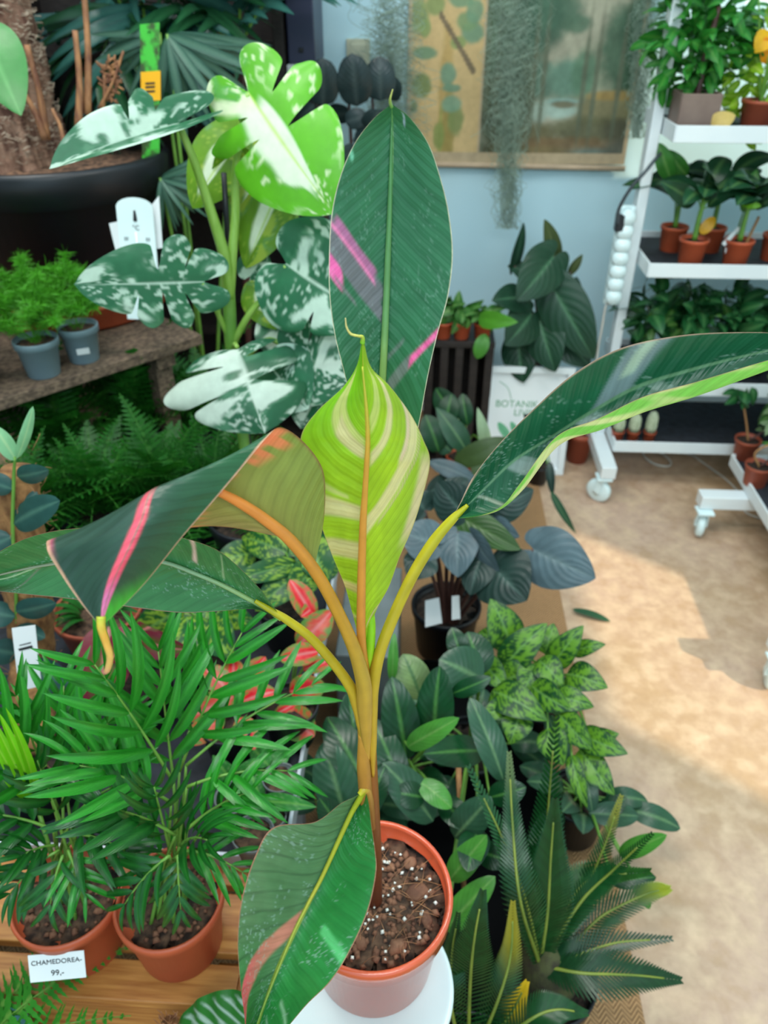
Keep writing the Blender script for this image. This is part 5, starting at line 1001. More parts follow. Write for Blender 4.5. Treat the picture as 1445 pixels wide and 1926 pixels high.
# ---- framed sign
BL, BR, TL, TR = Zp(906, 890, .001), Zp(1058, 889, .001), Yp(916, 689, 2.44), Yp(1076, 690, 2.44)
zt_ = (TL[2]+TR[2])/2; yb_ = (BL[1]+BR[1])/2; cxs = (BL[0]+BR[0]+TL[0]+TR[0])/4; wS = .30; hS = math.hypot(2.44-yb_, zt_)
sx = np.array((1.0, 0, 0)); sy = unit((0, 2.44-yb_, zt_)); snn = np.cross(sx, sy); o0 = np.array((cxs, yb_, 0.0))+snn*.0
sg = thing('framed_sign', 'white framed sign with green lettering leaning on the floor', 'sign', o0)
AX = np.array((sx, sy, snn)); fw_ = .022
obj('board', box(o0+sy*hS/2-snn*.008, (wS-.01, hS-.01, .006), ax=AX), M['card'], sg, smooth=False)
for c_, s2 in ((o0+sy*fw_/2, (wS, fw_, .02)), (o0+sy*(hS-fw_/2), (wS, fw_, .02)), (o0+sy*hS/2-sx*(wS/2-fw_/2), (fw_, hS-2*fw_, .02)), (o0+sy*hS/2+sx*(wS/2-fw_/2), (fw_, hS-2*fw_, .02))): obj('frame', box(c_, s2, ax=AX), M['white'], sg, bevel=.002, smooth=False)
text('lettering', 'BOTANIK', o0+sy*hS*.655-sx*.035-snn*.0045, sx, sy, .034, 'ink_g', sg); text('lettering', 'LIVING', o0+sy*hS*.575+sx*.01-snn*.0045, sx, sy, .034, 'ink_g', sg)
C_INK = cg((120, 190, 150), (90, 164, 124), var=.15)
for dx, dy, a, L_ in ((-.07, .33, 2.2, .075), (-.04, .36, 2.1, .06), (.03, .40, 1.3, .12), (.07, .36, .9, .1)):
    b = o0+sy*hS*dy+sx*(dx+.02)-snn*.0045; d = sx*math.cos(a)+sy*math.sin(a); g = leafgrid(b, b+d*L_, L_*.4, 'ell', nrm=snn, bend=0, fold=0, curl=0); obj('leaf_print', g, M['print'], sg, col=C_INK(g[2], 2))
obj('stem_print', tube([o0+sy*hS*y+sx*xx-snn*.0045 for xx, y in ((-.10, .86), (-.07, .80), (-.055, .70))], .001, 5), M['ink_g'], sg)
tb_ = Zp(1080, 886, 0)
o = obj('terracotta_pot', lathe([(0, 0), (.035, 0), (.045, .10), (.048, .10), (.048, .12), (.042, .12), (.04, .02), (0, .02)], (tb_[0]+.02, tb_[1]+.08, 0), 32), M['terra_dark']); tag(o, 'empty terracotta pot on the floor right of framed sign', 'pot')
# ================================================================== white rack with plants
RX0, RX1, RY0, RY1 = .645, 1.80, 2.30, 2.655
rk = thing('plant_rack', 'white metal plant rack with castors by the back wall', 'rack', ((RX0+RX1)/2, (RY0+RY1)/2, 0))
def rshelf(zt2, zb2, par, x0, x1, y0, y1):
    zc, hh2 = (zt2+zb2)/2, zt2-zb2
    sf = obj('shelf', box(((x0+x1)/2, (y0+y1)/2, zb2+.006), (x1-x0-.006, y1-y0-.006, .01)), M['white'], par, smooth=False)
    for c_, s2 in ((((x0+x1)/2, y0, zc), (x1-x0, .006, hh2)), (((x0+x1)/2, y1, zc), (x1-x0, .006, hh2)), ((x0, (y0+y1)/2, zc), (.006, y1-y0, hh2)), ((x1, (y0+y1)/2, zc), (.006, y1-y0, hh2))): obj('rim', box(c_, s2), M['white'], sf, bevel=.0015, smooth=False)
    obj('mat', box(((x0+x1)/2, (y0+y1)/2, zb2+.017), (x1-x0-.02, y1-y0-.02, .012)), M['liner'], sf, smooth=False)
    return zb2+.023
Z1, Z2, Z3, Z4 = rshelf(1.146, 1.104, rk, RX0, RX1, RY0, RY1), rshelf(.783, .742, rk, RX0, RX1, RY0, RY1), rshelf(.41, .365, rk, RX0, RX1, RY0, RY1), rshelf(.19, .15, rk, RX0, RX1, RY0, RY1)
for xx in (RX0-.022, RX1+.022): obj('post', box((xx, 2.45, 1.06), (.03, .05, 1.84)), M['white'], rk, bevel=.003, smooth=False)
def castor(par, c, r, ang):
    e = np.array((math.cos(ang), math.sin(ang), 0)); s = np.array((-e[1], e[0], 0))
    v, f = lathe([(0, -.012), (r*.8, -.012), (r, -.007), (r, .007), (r*.8, .012), (0, .012)], (0, 0, 0), 28); v = v @ np.array((e, UP, s)); wv = obj('castor', (v+np.array(c)+UP*r, f), M['plastic_w'], par)
    obj('hub', tube((np.array(c)+UP*r-s*.018, np.array(c)+UP*r+s*.018), r*.3, 12, 2), M['plastic_w'], wv); 
    for q in (-1, 1): obj('fork', between(np.array(c)+UP*r+s*q*.018, np.array(c)+UP*(r*2.25)+s*q*.014-e*.01, .022, .004, s), M['plastic_w'], wv, smooth=False)
    obj('swivel_plate', box(np.array(c)+UP*(r*2.3)-e*.01, (.05, .05, .008)), M['plastic_w'], wv, bevel=.002, smooth=False)
for xx, yy in ((RX0-.03, 2.215), (RX1-.03, 2.215)):
    obj('foot_beam', box((xx, (yy+2.66)/2, .125), (.05, 2.66-yy+.04, .045)), M['white'], rk, bevel=.003, smooth=False)
    castor(rk, (xx-.015, yy+.01, 0), .042, 2.5); castor(rk, (xx, 2.62, 0), .042, 1.2)
# power strip up the post
ps0, ps1 = V(1152, 556, 2.36), V(1180, 408, 2.36); ps0[0] = ps1[0] = (ps0[0]+ps1[0])/2; ps0[1] = ps1[1] = 2.408
pw = thing('power_strip', 'white power strip with round sockets fixed upright on the rack post', 'power strip', ps0)
obj('housing', box((ps0+ps1)/2, (.05, .024, ps1[2]-ps0[2]+.06)), M['plastic_w'], pw, bevel=.006, smooth=False)
for i in range(7):
    p = ps0+(ps1-ps0)*i/6-np.array((0, .012, 0)); v, f = lathe([(0, 0), (.026, 0), (.026, .012), (.020, .024), (0, .026)], (0, 0, 0), 24); v = v[:, [0, 2, 1]]*np.array((1, -1, 1)); obj('socket', (v+p, [q[::1] for q in f]), M['plastic_w'], pw)
o = obj('cable', tube((V(1163, 422, 2.34), V(1164, 395, 2.33), V(1186, 355, 2.31), V(1215, 322, 2.30), V(1236, 296, 2.34), V(1252, 280, 2.50)), .005, 8), M['cable_g'], pw)
obj('plug', box(V(1166, 418, 2.35), (.026, .03, .05)), M['black'], pw, bevel=.004, smooth=False)
obj('mains_lead', tube((ps0-UP*.03, V(1140, 575, 2.36), V(1132, 620, 2.37), V(1124, 665, 2.38), V(1118, 760, 2.4), Zp(1128, 832, .005), Zp(1140, 842, .005)), .004, 6), M['cable_w'], pw)
fl = lambda *p: Zp(*p, .013)
o = obj('floor_cable', tube([fl(*p) for p in ((1150, 838), (1175, 838), (1205, 842), (1212, 858), (1230, 872), (1256, 877), (1262, 868), (1244, 852), (1218, 842), (1208, 838))]+[Zp(*p, .004) for p in ((1260, 850), (1300, 856), (1322, 870), (1370, 905), (1395, 935), (1402, 962), (1430, 975))], .0035, 6), M['cable_w'], None); tag(o, 'white cable lying in a loop on the floor under the rack', 'cable')
# ---- top shelf
b = Yp(1304, 216, 2.38); b[2] = Z1; t = thing('schefflera', 'bushy green tree plant in square taupe pot on the top rack shelf', 'plant', b)
obj('pot', join([box(b+UP*.045+np.array((0, q, 0)), (.105, .008, .09)) for q in (-.05, .05)]+[box(b+UP*.045+np.array((q, 0, 0)), (.008, .1, .09)) for q in (-.05, .05)])[:2], M['taupe'], t, bevel=.002, smooth=False); obj('soil', box(b+UP*.035, (.09, .09, .07)), M['soil'], t, smooth=False)
obj('trunk', tube((b+UP*.06, b+UP*.15, b+np.array((.01, 0, .28))), (.01, .009, .006), 8), M['brownstem'], t)
bush(t, V(1312, 75, 2.40), (.135, .12, .15), 290, 'small_leaf', .075, 3)
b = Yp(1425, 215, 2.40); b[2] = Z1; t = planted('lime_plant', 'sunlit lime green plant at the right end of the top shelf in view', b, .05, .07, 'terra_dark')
for i in range(9): e = b+np.array((rnd.uniform(-.07, .07), rnd.uniform(-.05, .05), rnd.uniform(.08, .3))); obj('stem', tube((b+UP*.06, (b+e)/2+UP*.03, e), (.003, .002), 6), M['greenstem'], t)
bush(t, V(1432, 140, 2.42), (.12, .09, .16), 150, 'lime_leaf', .06, 4); bush(t, V(1440, 60, 2.42), (.06, .07, .08), 40, 'small_leaf', .07, 6)
leaf(t, (1450, 60, 2.34), (1420, 100, 2.33), 40, cg((250, 190, 20), var=.15), 'fine', shape='ovate'); leaf(t, (1460, 110, 2.34), (1438, 70, 2.33), 44, cg((250, 160, 20), var=.15), 'fine', shape='ovate')
o, P = card('plant_label', 'white plant label leaning between plants on the top rack shelf', ((1342, 214), (1362, 206), (1344, 172), (1326, 178)), (2.34, 2.34, 2.36, 2.36))
pc_ = Yp(1358, 222, 2.33); pc_[2] = Z1; leaf_d = obj('dry_leaf', leafgrid(pc_+np.array((-.03, 0, .01)), pc_+np.array((.035, .0, .04)), .05, 'ovate', nrm=(0, -1, .4), bend=.2), M['fine'], None, col=lin(232, 200, 120)[None]*np.ones((153, 1))); tag(leaf_d, 'curled dry yellow leaf on the top rack shelf', 'leaf')
# ---- middle shelf
C_BAN = cg((30, 74, 46), (80, 120, 70), var=.35); C_BAL = cg((64, 130, 50), (110, 160, 80), var=.25)
for i, (px, py, Yq, lab, sd) in enumerate(((1300, 480, 2.36, 'dark leafed plant in front terracotta pot with one yellow leaf', 1), (1384, 482, 2.36, 'dark leafed plant in terracotta pot with white sticker on rack', 2), (1264, 455, 2.50, 'dark leafed plant in back terracotta pot nearest the rack post', 3), (1335, 455, 2.50, 'dark leafed plant in back terracotta pot between the two front ones', 4), (1456, 470, 2.42, 'dark leafed plant in terracotta pot cut by right picture edge', 5))):
    b = Yp(px, py, Yq); b[2] = Z2; t = planted('small_banana_plant', lab, b, .043, .075, 'terra', 'leafy plants on the middle rack shelf'); hb2 = b+UP*.07
    obj('pseudostem', tube((hb2, hb2+UP*.07, hb2+np.array((.005, 0, .12))), (.008, .007, .005), 8), M['greenstem'], t)
    rr = random.Random(sd*3)
    for j in range(13):
        a = rr.uniform(0, 6.28); el = rr.uniform(.2, 1.1); d = np.array((math.cos(a)*math.cos(el), math.sin(a)*math.cos(el)*.7, math.sin(el)*.6+.05)); p = hb2+UP*rr.uniform(.07, .13)+d*.03
        leaf(t, p, p+d*rr.uniform(.12, .19), 0, C_BAN, 'gloss', m_w=rr.uniform(.055, .075), hub=tuple(hb2+UP*.08), shape='ell', nrm=(0, -.5, 1), sag=.25, nv=10, nu=6)
    if i == 0: leaf(t, (1318, 440, 2.30), (1345, 408, 2.31), 22, cg((214, 160, 40), var=.2), 'leaf', shape='ell')
    if i == 1:
        leaf(t, (1398, 400, 2.33), (1424, 318, 2.34), 26, C_BAL, 'leaf', shape='ell', hub=(1385, 445, 2.36)); leaf(t, (1395, 382, 2.30), (1432, 388, 2.27), 14, cg((130, 200, 40)), 'leaf', shape='ell'); obj('stick', tube((hb2+np.array((.02, 0, -.01)), V(1428, 408, 2.36)), .004, 6), M['stake'], t)
        card('price_sticker', None, ((1364, 476), (1380, 479), (1379, 469), (1365, 466)), (2.295, 2.295, 2.295, 2.295), par=t); card('label_stick', None, ((1358, 458), (1364, 463), (1394, 430), (1389, 426)), (2.29, 2.29, 2.33, 2.33), par=t)
    if i == 2: leaf(t, (1262, 338, 2.40), (1238, 268, 2.40), 34, C_BAL, 'leaf', shape='ell', hub=(1268, 430, 2.48)); leaf(t, (1292, 330, 2.42), (1252, 282, 2.42), 30, C_BAL, 'leaf', shape='ell', hub=(1268, 430, 2.48)); leaf(t, (1310, 380, 2.34), (1242, 340, 2.30), 40, C_BAN, 'gloss', shape='ovate')
for i in range(3): pass
# ---- third shelf: dense dark foliage
for i, px in enumerate((1205, 1275, 1345, 1415, 1480)):
    b = Yp(px, 690, 2.45); b[2] = Z3; t = planted('leafy_plant', ('dense dark green plant beside the rack post on the third shelf', 'dense dark green plant second from the rack post, third shelf', 'dense dark green plant at the middle of the third shelf', 'dense dark green plant near the right edge, third shelf', 'dense dark green plant cut by the right edge, third shelf')[i], b, .05, .09, 'black', 'dense plants on the third rack shelf')
    bush(t, b+np.array((0, -.03, .19)), (.085, .14, .11), 64, 'deep_leaf', .085, 20+i); bush(t, b+np.array((0, -.08, .17)), (.07, .09, .08), 9, 'mid_leaf', .06, 30+i)
# ---- bottom shelf cacti
for i, (px, lab) in enumerate(((1163, 'fuzzy pale cactus in tiny terracotta pot nearest the castor'), (1192, 'fuzzy pale cactus in the middle tiny terracotta pot'), (1223, 'tallest fuzzy pale cactus in tiny terracotta pot'))):
    b = Yp(px, 812, 2.345); b[2] = Z4; t = thing('cactus', lab, 'plant', b, 'little cacti on the bottom rack shelf'); pot(t, b, .022, .034, 'terra', 'soil', .8, n=24)
    v, f = lathe([(0, 0), (.013, 0), (.018, .02), (.017, .04+.008*i), (.010, .055+.01*i), (0, .06+.01*i)], b+UP*.03, 32); th = np.arctan2(v[:, 1]-b[1], v[:, 0]-b[0]); k = 1+.12*np.cos(th*8); v[:, 0] = b[0]+(v[:, 0]-b[0])*k; v[:, 1] = b[1]+(v[:, 1]-b[1])*k
    obj('stem', (v, f), plain('woolly_cactus', (196, 204, 178), .9, (150, 164, 130), 200), t)
# ---- second low rack on the right
R2 = thing('low_plant_rack', 'second white rack on castors along the right edge of the picture', 'rack', (1.3, 1.8, 0)); ZR = rshelf(.19, .15, R2, 1.01, 1.62, 1.30, 2.235)
for yy in (2.06, 1.42):
    obj('foot_beam', box((1.25, yy, .125), (.76, .05, .045)), M['white'], R2, bevel=.003, smooth=False); castor(R2, (.89, yy-.015, 0), .042, 1.3); castor(R2, (1.58, yy-.015, 0), .042, 1.3)
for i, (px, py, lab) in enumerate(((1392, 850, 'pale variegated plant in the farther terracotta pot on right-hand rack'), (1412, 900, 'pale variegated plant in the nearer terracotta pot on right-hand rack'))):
    b = Zp(px+6, py+10, ZR); t = planted('variegated_plant', lab, b, .042, .07, 'terra_dark', 'variegated plants on the low rack'); c2 = b+np.array((.09, -.02, .16+.03*i))
    obj('stem', tube((b+UP*.06, b+np.array((-.02, 0, .12)), b+np.array((-.06, 0, .22)) if i == 0 else c2), (.004, .003), 6), M['stake'], t); obj('stem', tube((b+UP*.06, (b+c2)/2+UP*.03, c2), (.004, .003), 6), M['brownstem'], t)
    bush(t, c2, (.07, .08, .09), 34, 'pale_leaf', .11, 50+i); bush(t, c2+UP*.02, (.06, .07, .08), 16, 'mid_leaf', .09, 60+i)
    if i == 0: bush(t, b+np.array((-.06, 0, .22)), (.05, .04, .006), 7, 'deep_leaf', .08, 70)
# ================================================================== plants on the floor right of the stem
C_PAD = cg((18, 64, 34), (72, 126, 60), var=.4); C_PADG = cg((46, 86, 62), (98, 136, 94), var=.3); C_PADL = cg((74, 142, 54), (110, 160, 80), var=.2); C_PADP = cg((110, 136, 84), (60, 100, 60), var=.5)
def multi(name, label, ctr, r, h, L_, group, matl='gloss', hubz=.02, pm='greenstem', potm='black'):
    c_ = Zp(*ctr, .013 if group else .008); t = thing(name, label, 'plant', c_, group); pot(t, c_, r, h, potm, 'soil', .78); hub = c_+UP*(h*.86)
    for l in L_:
        b3, e3 = V(*l[:3]), V(*l[3:6]); wd = l[6]*(dep(l[1], l[2])+dep(l[4], l[5]))/2/F
        leaf(t, b3, e3, 0, l[7], l[9] if len(l) > 9 else matl, m_w=wd, hub=tuple(hub), prad=.003, pmat=pm, shape=l[8] if len(l) > 8 else 'ell', bend=.1, fold=.12, curl=.1, roll=rnd.uniform(-.25, .25), nv=20, nu=12)
    if group:
        for i in range(9):
            a = rnd.random()*6.28; e = rnd.uniform(.1, .9); d = np.array((math.cos(a)*math.cos(e), math.sin(a)*math.cos(e), math.sin(e))); p = hub+d*rnd.uniform(.04, .10)
            leaf(t, p, p+d*rnd.uniform(.08, .13), 0, L_[0][7], matl, m_w=rnd.uniform(.04, .055), hub=tuple(hub), prad=.0025, shape='ell', nrm=(0, -.4, 1), bend=.1, sag=.2)
    return t
ft = thing('gap_shade_tray', 'added shallow black tray standing in for shade under the paddle leaved plants', 'tray', (.08, .98, .008)); FX0, FX1, FY0, FY1 = -.16, .285, .60, 1.40  # tray added to darken the gaps, its black stands for shadow between plants
obj('base', box(((FX0+FX1)/2, (FY0+FY1)/2, .0105), (FX1-FX0, FY1-FY0, .005)), M['gapblack'], ft, smooth=False)
for c_, s2 in ((((FX0+FX1)/2, FY0, .025), (FX1-FX0, .006, .03)), (((FX0+FX1)/2, FY1, .025), (FX1-FX0, .006, .03)), ((FX0, (FY0+FY1)/2, .025), (.006, FY1-FY0, .03)), ((FX1, (FY0+FY1)/2, .025), (.006, FY1-FY0, .03))): obj('rim', box(c_, s2), M['gapblack'], ft, smooth=False)
G = 'paddle leaved plants on the floor mat'
multi('paddle_leaf_plant', 'glossy paddle leaved plant directly behind the banana stem', (748, 1530), .075, .13, [(764, 1430, .86, 737, 1272, .93, 72, C_PAD), (818, 1390, .88, 828, 1252, .94, 72, C_PAD), (766, 1405, .82, 864, 1350, .80, 42, C_PADL), (912, 1412, .86, 796, 1418, .82, 60, C_PAD), (815, 1545, .76, 720, 1434, .82, 72, C_PADG), (792, 1315, .96, 758, 1230, 1.02, 66, C_PADP), (738, 1285, .98, 742, 1190, 1.02, 20, C_PADL), (850, 1305, .92, 924, 1274, .92, 34, C_PAD), (800, 1500, .78, 740, 1490, .78, 50, C_PAD), (830, 1500, .8, 880, 1560, .74, 50, C_PAD), (760, 1490, .80, 700, 1350, .9, 60, C_PAD), (790, 1470, .80, 850, 1520, .76, 44, C_PADL)], G)
multi('paddle_leaf_plant', 'paddle leaved plant with grey green leaves left of the banana stem', (655, 1560), .06, .12, [(655, 1545, .76, 612, 1392, .86, 84, C_PADG), (690, 1480, .80, 615, 1348, .90, 74, C_PAD), (672, 1440, .86, 655, 1300, .94, 60, C_PAD), (680, 1540, .75, 725, 1440, .80, 50, C_PAD), (640, 1560, .74, 600, 1500, .76, 50, C_PAD)], G)
multi('paddle_leaf_plant', 'paddle leaved plant showing big bent leaves below the dark floor plant', (880, 1470), .075, .13, [(908, 1280, .98, 826, 1240, 1.0, 92, C_PADG), (905, 1270, 1.0, 880, 1188, 1.06, 70, C_PAD), (948, 1470, .80, 884, 1312, .90, 56, C_PADG), (855, 1575, .74, 925, 1498, .76, 64, C_PADG), (846, 1655, .68, 916, 1570, .70, 50, C_PADL), (838, 1750, .62, 932, 1648, .66, 54, C_PADL), (900, 1560, .74, 880, 1640, .66, 60, C_PAD), (920, 1500, .78, 990, 1480, .78, 50, C_PAD), (870, 1240, 1.02, 850, 1180, 1.06, 40, C_PAD), (900, 1600, .72, 960, 1620, .7, 50, C_PAD)], G)
multi('paddle_leaf_plant', 'paddle leaved plant poking out behind the sago palm over the pale floor', (1075, 1560), .065, .12, [(1108, 1530, .86, 1202, 1535, .86, 46, C_PADG), (1165, 1608, .78, 1255, 1570, .76, 36, C_PADL), (1190, 1640, .76, 1222, 1710, .72, 26, C_PADL), (1120, 1540, .86, 1180, 1500, .88, 40, C_PAD), (1150, 1660, .72, 1235, 1650, .72, 36, C_PAD), (1100, 1450, .92, 1115, 1530, .86, 34, C_PADG)], G)
sk = Zp(874, 1700, .008); o = obj('wooden_stake', tube((sk, V(862, 1428, .90)), .0055, 8, 2), M['stake'], None); tag(o, 'thin wooden stake standing between the paddle leaves', 'stake')
# dark corrugated floor plant
C_DRK = cg((34, 58, 52), (70, 96, 88), var=.35); C_DRG = cg((84, 104, 112), (110, 130, 134), var=.3); C_DGR = cg((50, 84, 32), (90, 116, 70), var=.3)
ac = Zp(835, 1215, .008); t = thing('dark_philodendron', 'dark corrugated leaved plant with brown stalks over the herringbone mat', 'plant', ac); pot(t, ac, .09, .15, 'black', 'soil', .8)
for b, e, w_, col_, ro in (((1004, 1034, 1.36), (1121, 1088, 1.28), 118, C_DRG, .1), ((930, 1066, 1.34), (992, 1130, 1.26), 126, C_DRK, .1), ((868, 975, 1.42), (980, 1034, 1.34), 62, C_DGR, .0), ((925, 962, 1.44), (1004, 920, 1.46), 70, C_DRK, .1), ((872, 965, 1.42), (822, 905, 1.46), 84, C_DRK, -.2), ((820, 1024, 1.38), (752, 1000, 1.4), 84, C_DRG, .2), ((862, 1000, 1.40), (862, 1086, 1.32), 80, C_DRG, .2), ((905, 1050, 1.36), (885, 1120, 1.30), 70, C_DRK, .3), ((905, 930, 1.46), (945, 960, 1.42), 70, C_DRK, .4), ((800, 960, 1.44), (770, 930, 1.46), 70, C_DRK, .3), ((800, 1050, 1.36), (770, 1090, 1.32), 70, C_DRK, .3), ((930, 985, 1.42), (978, 1010, 1.36), 40, C_DRG, .3), ((840, 940, 1.46), (880, 900, 1.5), 60, C_DRK, 0), ((890, 1010, 1.38), (940, 1075, 1.32), 60, C_DRG, .9)):
    heart(t, b, e, w_, col_, 'dark', hub=tuple(np.array((838, 1195, 1.44))), prad=.0042, pmat='brownstem', roll=ro, nr=34, ns=12, bend=.14, curl=.3, cup=.08)
for i, (c4, lab) in enumerate(((((800, 1180), (832, 1172), (826, 1124), (800, 1130)), 'white notched plant label in the dark corrugated plant pot'), (((850, 1166), (866, 1164), (864, 1120), (850, 1121)), 'narrow white plant label beside the brown stalks'))): card('plant_label', lab, c4, (1.36, 1.36, 1.39, 1.39))
# the grey green plant in front of the sign
multi('grey_leaved_plant', 'pale grey green upright plant in front of the framed sign', (868, 905), .06, .11, [(916, 850, 1.95, 898, 766, 2.0, 24, cg((150, 176, 140), var=.15), 'lance'), (878, 848, 1.95, 820, 766, 2.02, 44, C_PADG, 'lance'), (855, 872, 1.9, 958, 826, 1.9, 44, cg((70, 92, 50), var=.2), 'ell', 'leaf'), (892, 892, 1.9, 908, 862, 1.92, 26, cg((140, 166, 126), var=.15), 'ell'), (895, 905, 1.85, 806, 868, 1.9, 34, C_DRG), (850, 850, 1.95, 815, 815, 2.0, 36, C_PADG, 'lance'), (840, 800, 2.0, 850, 740, 2.05, 40, C_PAD), (860, 790, 2.02, 820, 730, 2.08, 44, C_PAD), (880, 800, 2.0, 870, 740, 2.05, 30, C_PAD), (826, 850, 1.95, 800, 780, 2.0, 50, C_PAD), (850, 900, 1.88, 800, 930, 1.82, 40, C_DRK)], None, 'leaf', potm='terra')
nl = multi('narrow_leaved_plant', 'long narrow drooping leaf beside the sign, over the floor', (1010, 905), .04, .07, [(1034, 868, 1.95, 1040, 935, 1.9, 17, C_DRK, 'lance'), (1037, 925, 1.9, 1084, 1004, 1.84, 15, C_PADG, 'lance'), (985, 900, 1.92, 960, 940, 1.85, 22, C_PADG, 'lance')], None, 'leaf')
fb, fe = Zp(1076, 1146, .012), Zp(1149, 1169, .006); o = obj('fallen_leaf', leafgrid(fb, fe, .026, 'ell', nrm=UP, bend=.06, curl=.2), M['leaf'], None, col=lin(52, 92, 66)[None]*np.ones((153, 1))); tag(o, 'single fallen green leaf lying on the pale floor', 'leaf')
# dumb cane with camouflage leaves
dc = Zp(1010, 1390, .008); t = thing('camouflage_dumb_cane', 'bright camouflage patterned leafy plant at the edge of the mat', 'plant', dc); pot(t, dc, .08, .15, 'black', 'soil', .8)
for l in ((962, 1222, 1.10, 922, 1126, 1.16, 72), (945, 1258, 1.06, 1030, 1172, 1.1, 64), (1040, 1252, 1.06, 1098, 1176, 1.08, 52), (1025, 1230, 1.08, 1042, 1172, 1.12, 44), (1078, 1226, 1.08, 1140, 1212, 1.06, 34), (1066, 1268, 1.04, 1144, 1294, .98, 62), (1012, 1240, 1.06, 1060, 1292, 1.0, 56), (945, 1280, 1.04, 1015, 1258, 1.04, 62), (925, 1300, 1.0, 1030, 1356, .92, 70), (905, 1240, 1.06, 955, 1296, 1.0, 52), (1000, 1290, 1.0, 1075, 1336, .94, 60), (1040, 1310, .98, 1118, 1330, .94, 50), (1090, 1382, .92, 1182, 1418, .86, 54), (1090, 1410, .90, 1156, 1496, .82, 56), (1050, 1340, .95, 1116, 1410, .88, 56), (1030, 1370, .92, 1060, 1440, .86, 60), (980, 1340, .95, 960, 1400, .90, 60), (1010, 1250, 1.05, 980, 1310, 1.0, 56), (940, 1210, 1.1, 900, 1190, 1.14, 50), (1075, 1420, .88, 1105, 1520, .80, 34), (1110, 1390, .92, 1165, 1380, .90, 40), (960, 1330, .97, 905, 1350, .94, 46)):
    b3, e3 = V(*l[:3]), V(*l[3:6]); wd = l[6]*(dep(l[1], l[2])+dep(l[4], l[5]))/2/F
    leaf(t, b3, e3, 0, C_CAM, 'leaf', m_w=wd, hub=tuple(dc+np.array((rnd.uniform(-.03, .03), rnd.uniform(-.03, .03), .13))), prad=.003, shape='ovate', bend=.16, fold=.14, roll=rnd.uniform(-.3, .3), nv=30, nu=16)
# sago palms
def sago(par, pts, lpx, n=56, a0=58, tipc=None, lift=.35, sides=(-1, 1), cols=(18, 66, 28)):
    P = [V(*p) for p in pts]; C = cat(P, n); T = np.gradient(C, axis=0); vs_, fs, us = [], [], []; l0 = lpx*dep(pts[len(pts)//2][1], pts[len(pts)//2][2])/F
    for i in range(n):
        x = i/(n-1); t_ = unit(T[i]); nn = unit(unit(CAM-C[i])+UP*.5); nn = unit(nn-t_*(nn @ t_)); s = np.cross(t_, nn); l = l0*min(1, .35+2.2*x)*(1-.8*max(0, x-.45)/.55)
        for sd in sides:
            a = math.radians(a0*(1-.5*x)); d = unit(t_*math.cos(a)+s*sd*math.sin(a)+nn*lift*.4); w_ = unit(np.cross(d, nn))*l0*.048; k = len(vs_); p = C[i]
            vs_ += [p+w_*.7, p-w_*.7, p+d*l*.5+w_, p+d*l*.5-w_, p+d*l*.85+w_*.6-nn*l*.02, p+d*l*.85-w_*.6-nn*l*.02, p+d*l-nn*l*.06]; fs += [(k, k+1, k+3, k+2), (k+2, k+3, k+5, k+4), (k+4, k+5, k+6)]; us += [(.5, x)]*2+[(.5+.3*sd, x)]*4+[(.5+.5*sd, x)]
    v = np.array(vs_); uv = np.array(us); cc = lin(*cols)[None]*(.75+.5*noise(uv[:, 1]*60, uv[:, 0]*2, n))[:, None]
    if tipc: cc = mixc(cc, sm(tipc[1], tipc[2], uv[:, 1])*.9, lin(*tipc[0]))
    o = obj('frond', (v, fs, uv), M['gloss2'], par, smooth=False, col=cc)
    obj('rachis', tube(C[::7], (.0034, .0014), 6, n), M['rach'], o); return o
M['caud'] = plain('olive_caudex', (66, 70, 36), .8, (44, 40, 24), 60, bump=.5); M['gloss2'] = leafmat('sago_leaflet', .3, .08, bump=.1); M['rach'] = plain('yellow_green_rachis', (126, 138, 50), .45, (96, 116, 42), 20)
def crownbase(label, c3, cfl):
    t = thing('sago_palm', label, 'plant', cfl, 'sago palms on the mat'); pot(t, cfl, .08, .14, 'black', 'soil', .8)
    v, f = lathe([(0, 0), (.035, .0), (.05, .03), (.045, .07), (.02, .10), (0, .11)], cfl+UP*.115, 24); v[:, :2] += (noise(v[:, 0]*90, v[:, 2]*90)[:, None]-.5)*.008; obj('caudex', (v, f), M['caud'], t); return t
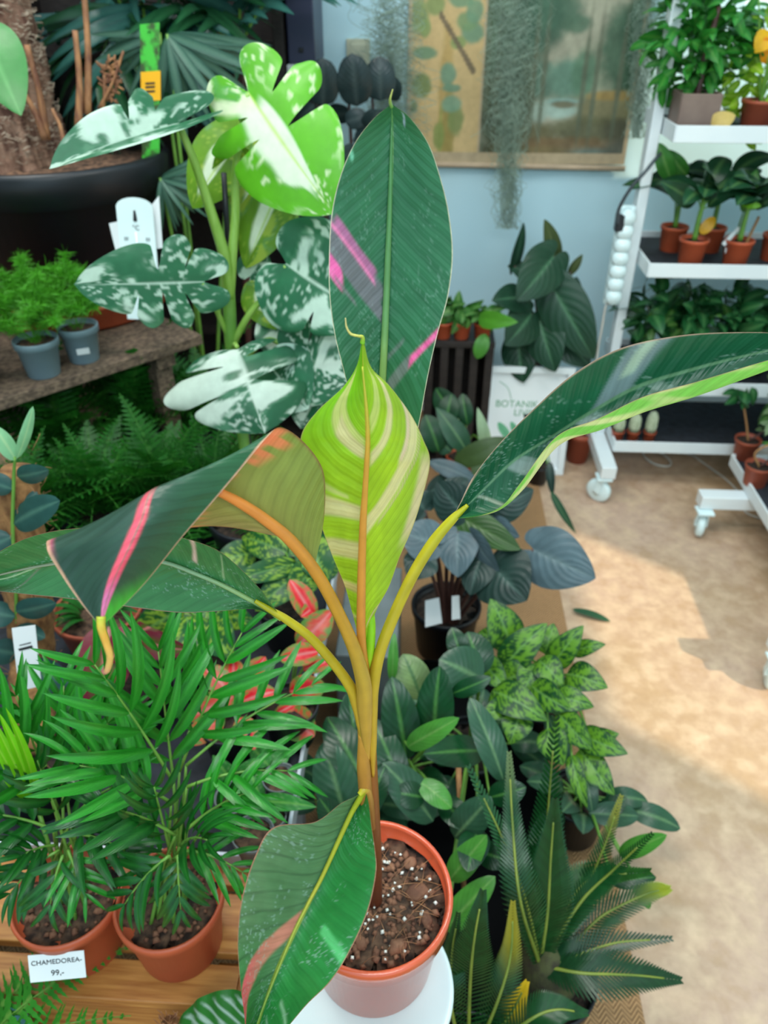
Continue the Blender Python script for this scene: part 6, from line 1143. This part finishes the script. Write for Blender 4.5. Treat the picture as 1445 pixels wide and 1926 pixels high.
cb1 = Zp(1012, 1905, .008); t = crownbase('large sago palm with feathery fronds over the pale floor', None, cb1); k = (1016, 1815, .585)
for pts, lp, kw in ((((1016, 1815, .585), (1030, 1720, .62), (1036, 1620, .66), (1044, 1510, .70)), 66, {}), ((k, (1020, 1700, .66), (1030, 1540, .74), (1046, 1345, .80)), 62, {}), ((k, (996, 1720, .62), (960, 1610, .66), (884, 1446, .74)), 52, dict(cols=(26, 80, 36))), ((k, (980, 1700, .6), (965, 1560, .68), (958, 1420, .76)), 46, dict(tipc=((90, 110, 60), .75, .95))),
                    ((k, (1060, 1795, .60), (1128, 1726, .64), (1215, 1682, .66), (1256, 1672, .66)), 50, dict(tipc=((150, 160, 40), .6, .9))), ((k, (1090, 1830, .56), (1190, 1834, .56), (1275, 1843, .56)), 62, dict(cols=(22, 60, 32), n=40)), ((k, (1062, 1808, .58), (1149, 1775, .60), (1258, 1766, .60)), 48, dict(cols=(20, 58, 32), n=40)), ((k, (1060, 1720, .64), (1110, 1655, .68), (1218, 1640, .66)), 58, dict(cols=(40, 86, 34))), ((k, (1070, 1740, .64), (1130, 1610, .70), (1168, 1500, .74)), 40, dict(tipc=((150, 150, 60), .7, .95))), ((k, (1090, 1700, .64), (1150, 1640, .66), (1225, 1570, .66)), 40, {})):
    sago(t, pts, lp, **kw)
cb2 = Zp(880, 2080, .008); t = crownbase('second sago palm below the stool rim, cut by the bottom edge', None, cb2); k = (880, 2010, .47)
for pts, lp, kw in (((k, (884, 1860, .50), (892, 1770, .52), (908, 1680, .55)), 62, {}), ((k, (930, 1900, .50), (960, 1800, .54), (965, 1700, .58)), 46, dict(tipc=((150, 140, 30), .45, .8))), ((k, (980, 1930, .47), (1040, 1900, .48), (1100, 1905, .48)), 50, {}), ((k, (930, 1950, .48), (965, 1900, .5), (990, 1850, .52)), 44, dict(tipc=((230, 190, 20), .45, .7))), ((k, (850, 1900, .48), (850, 1800, .52), (862, 1720, .54)), 44, {})):
    sago(t, pts, lp, **kw)
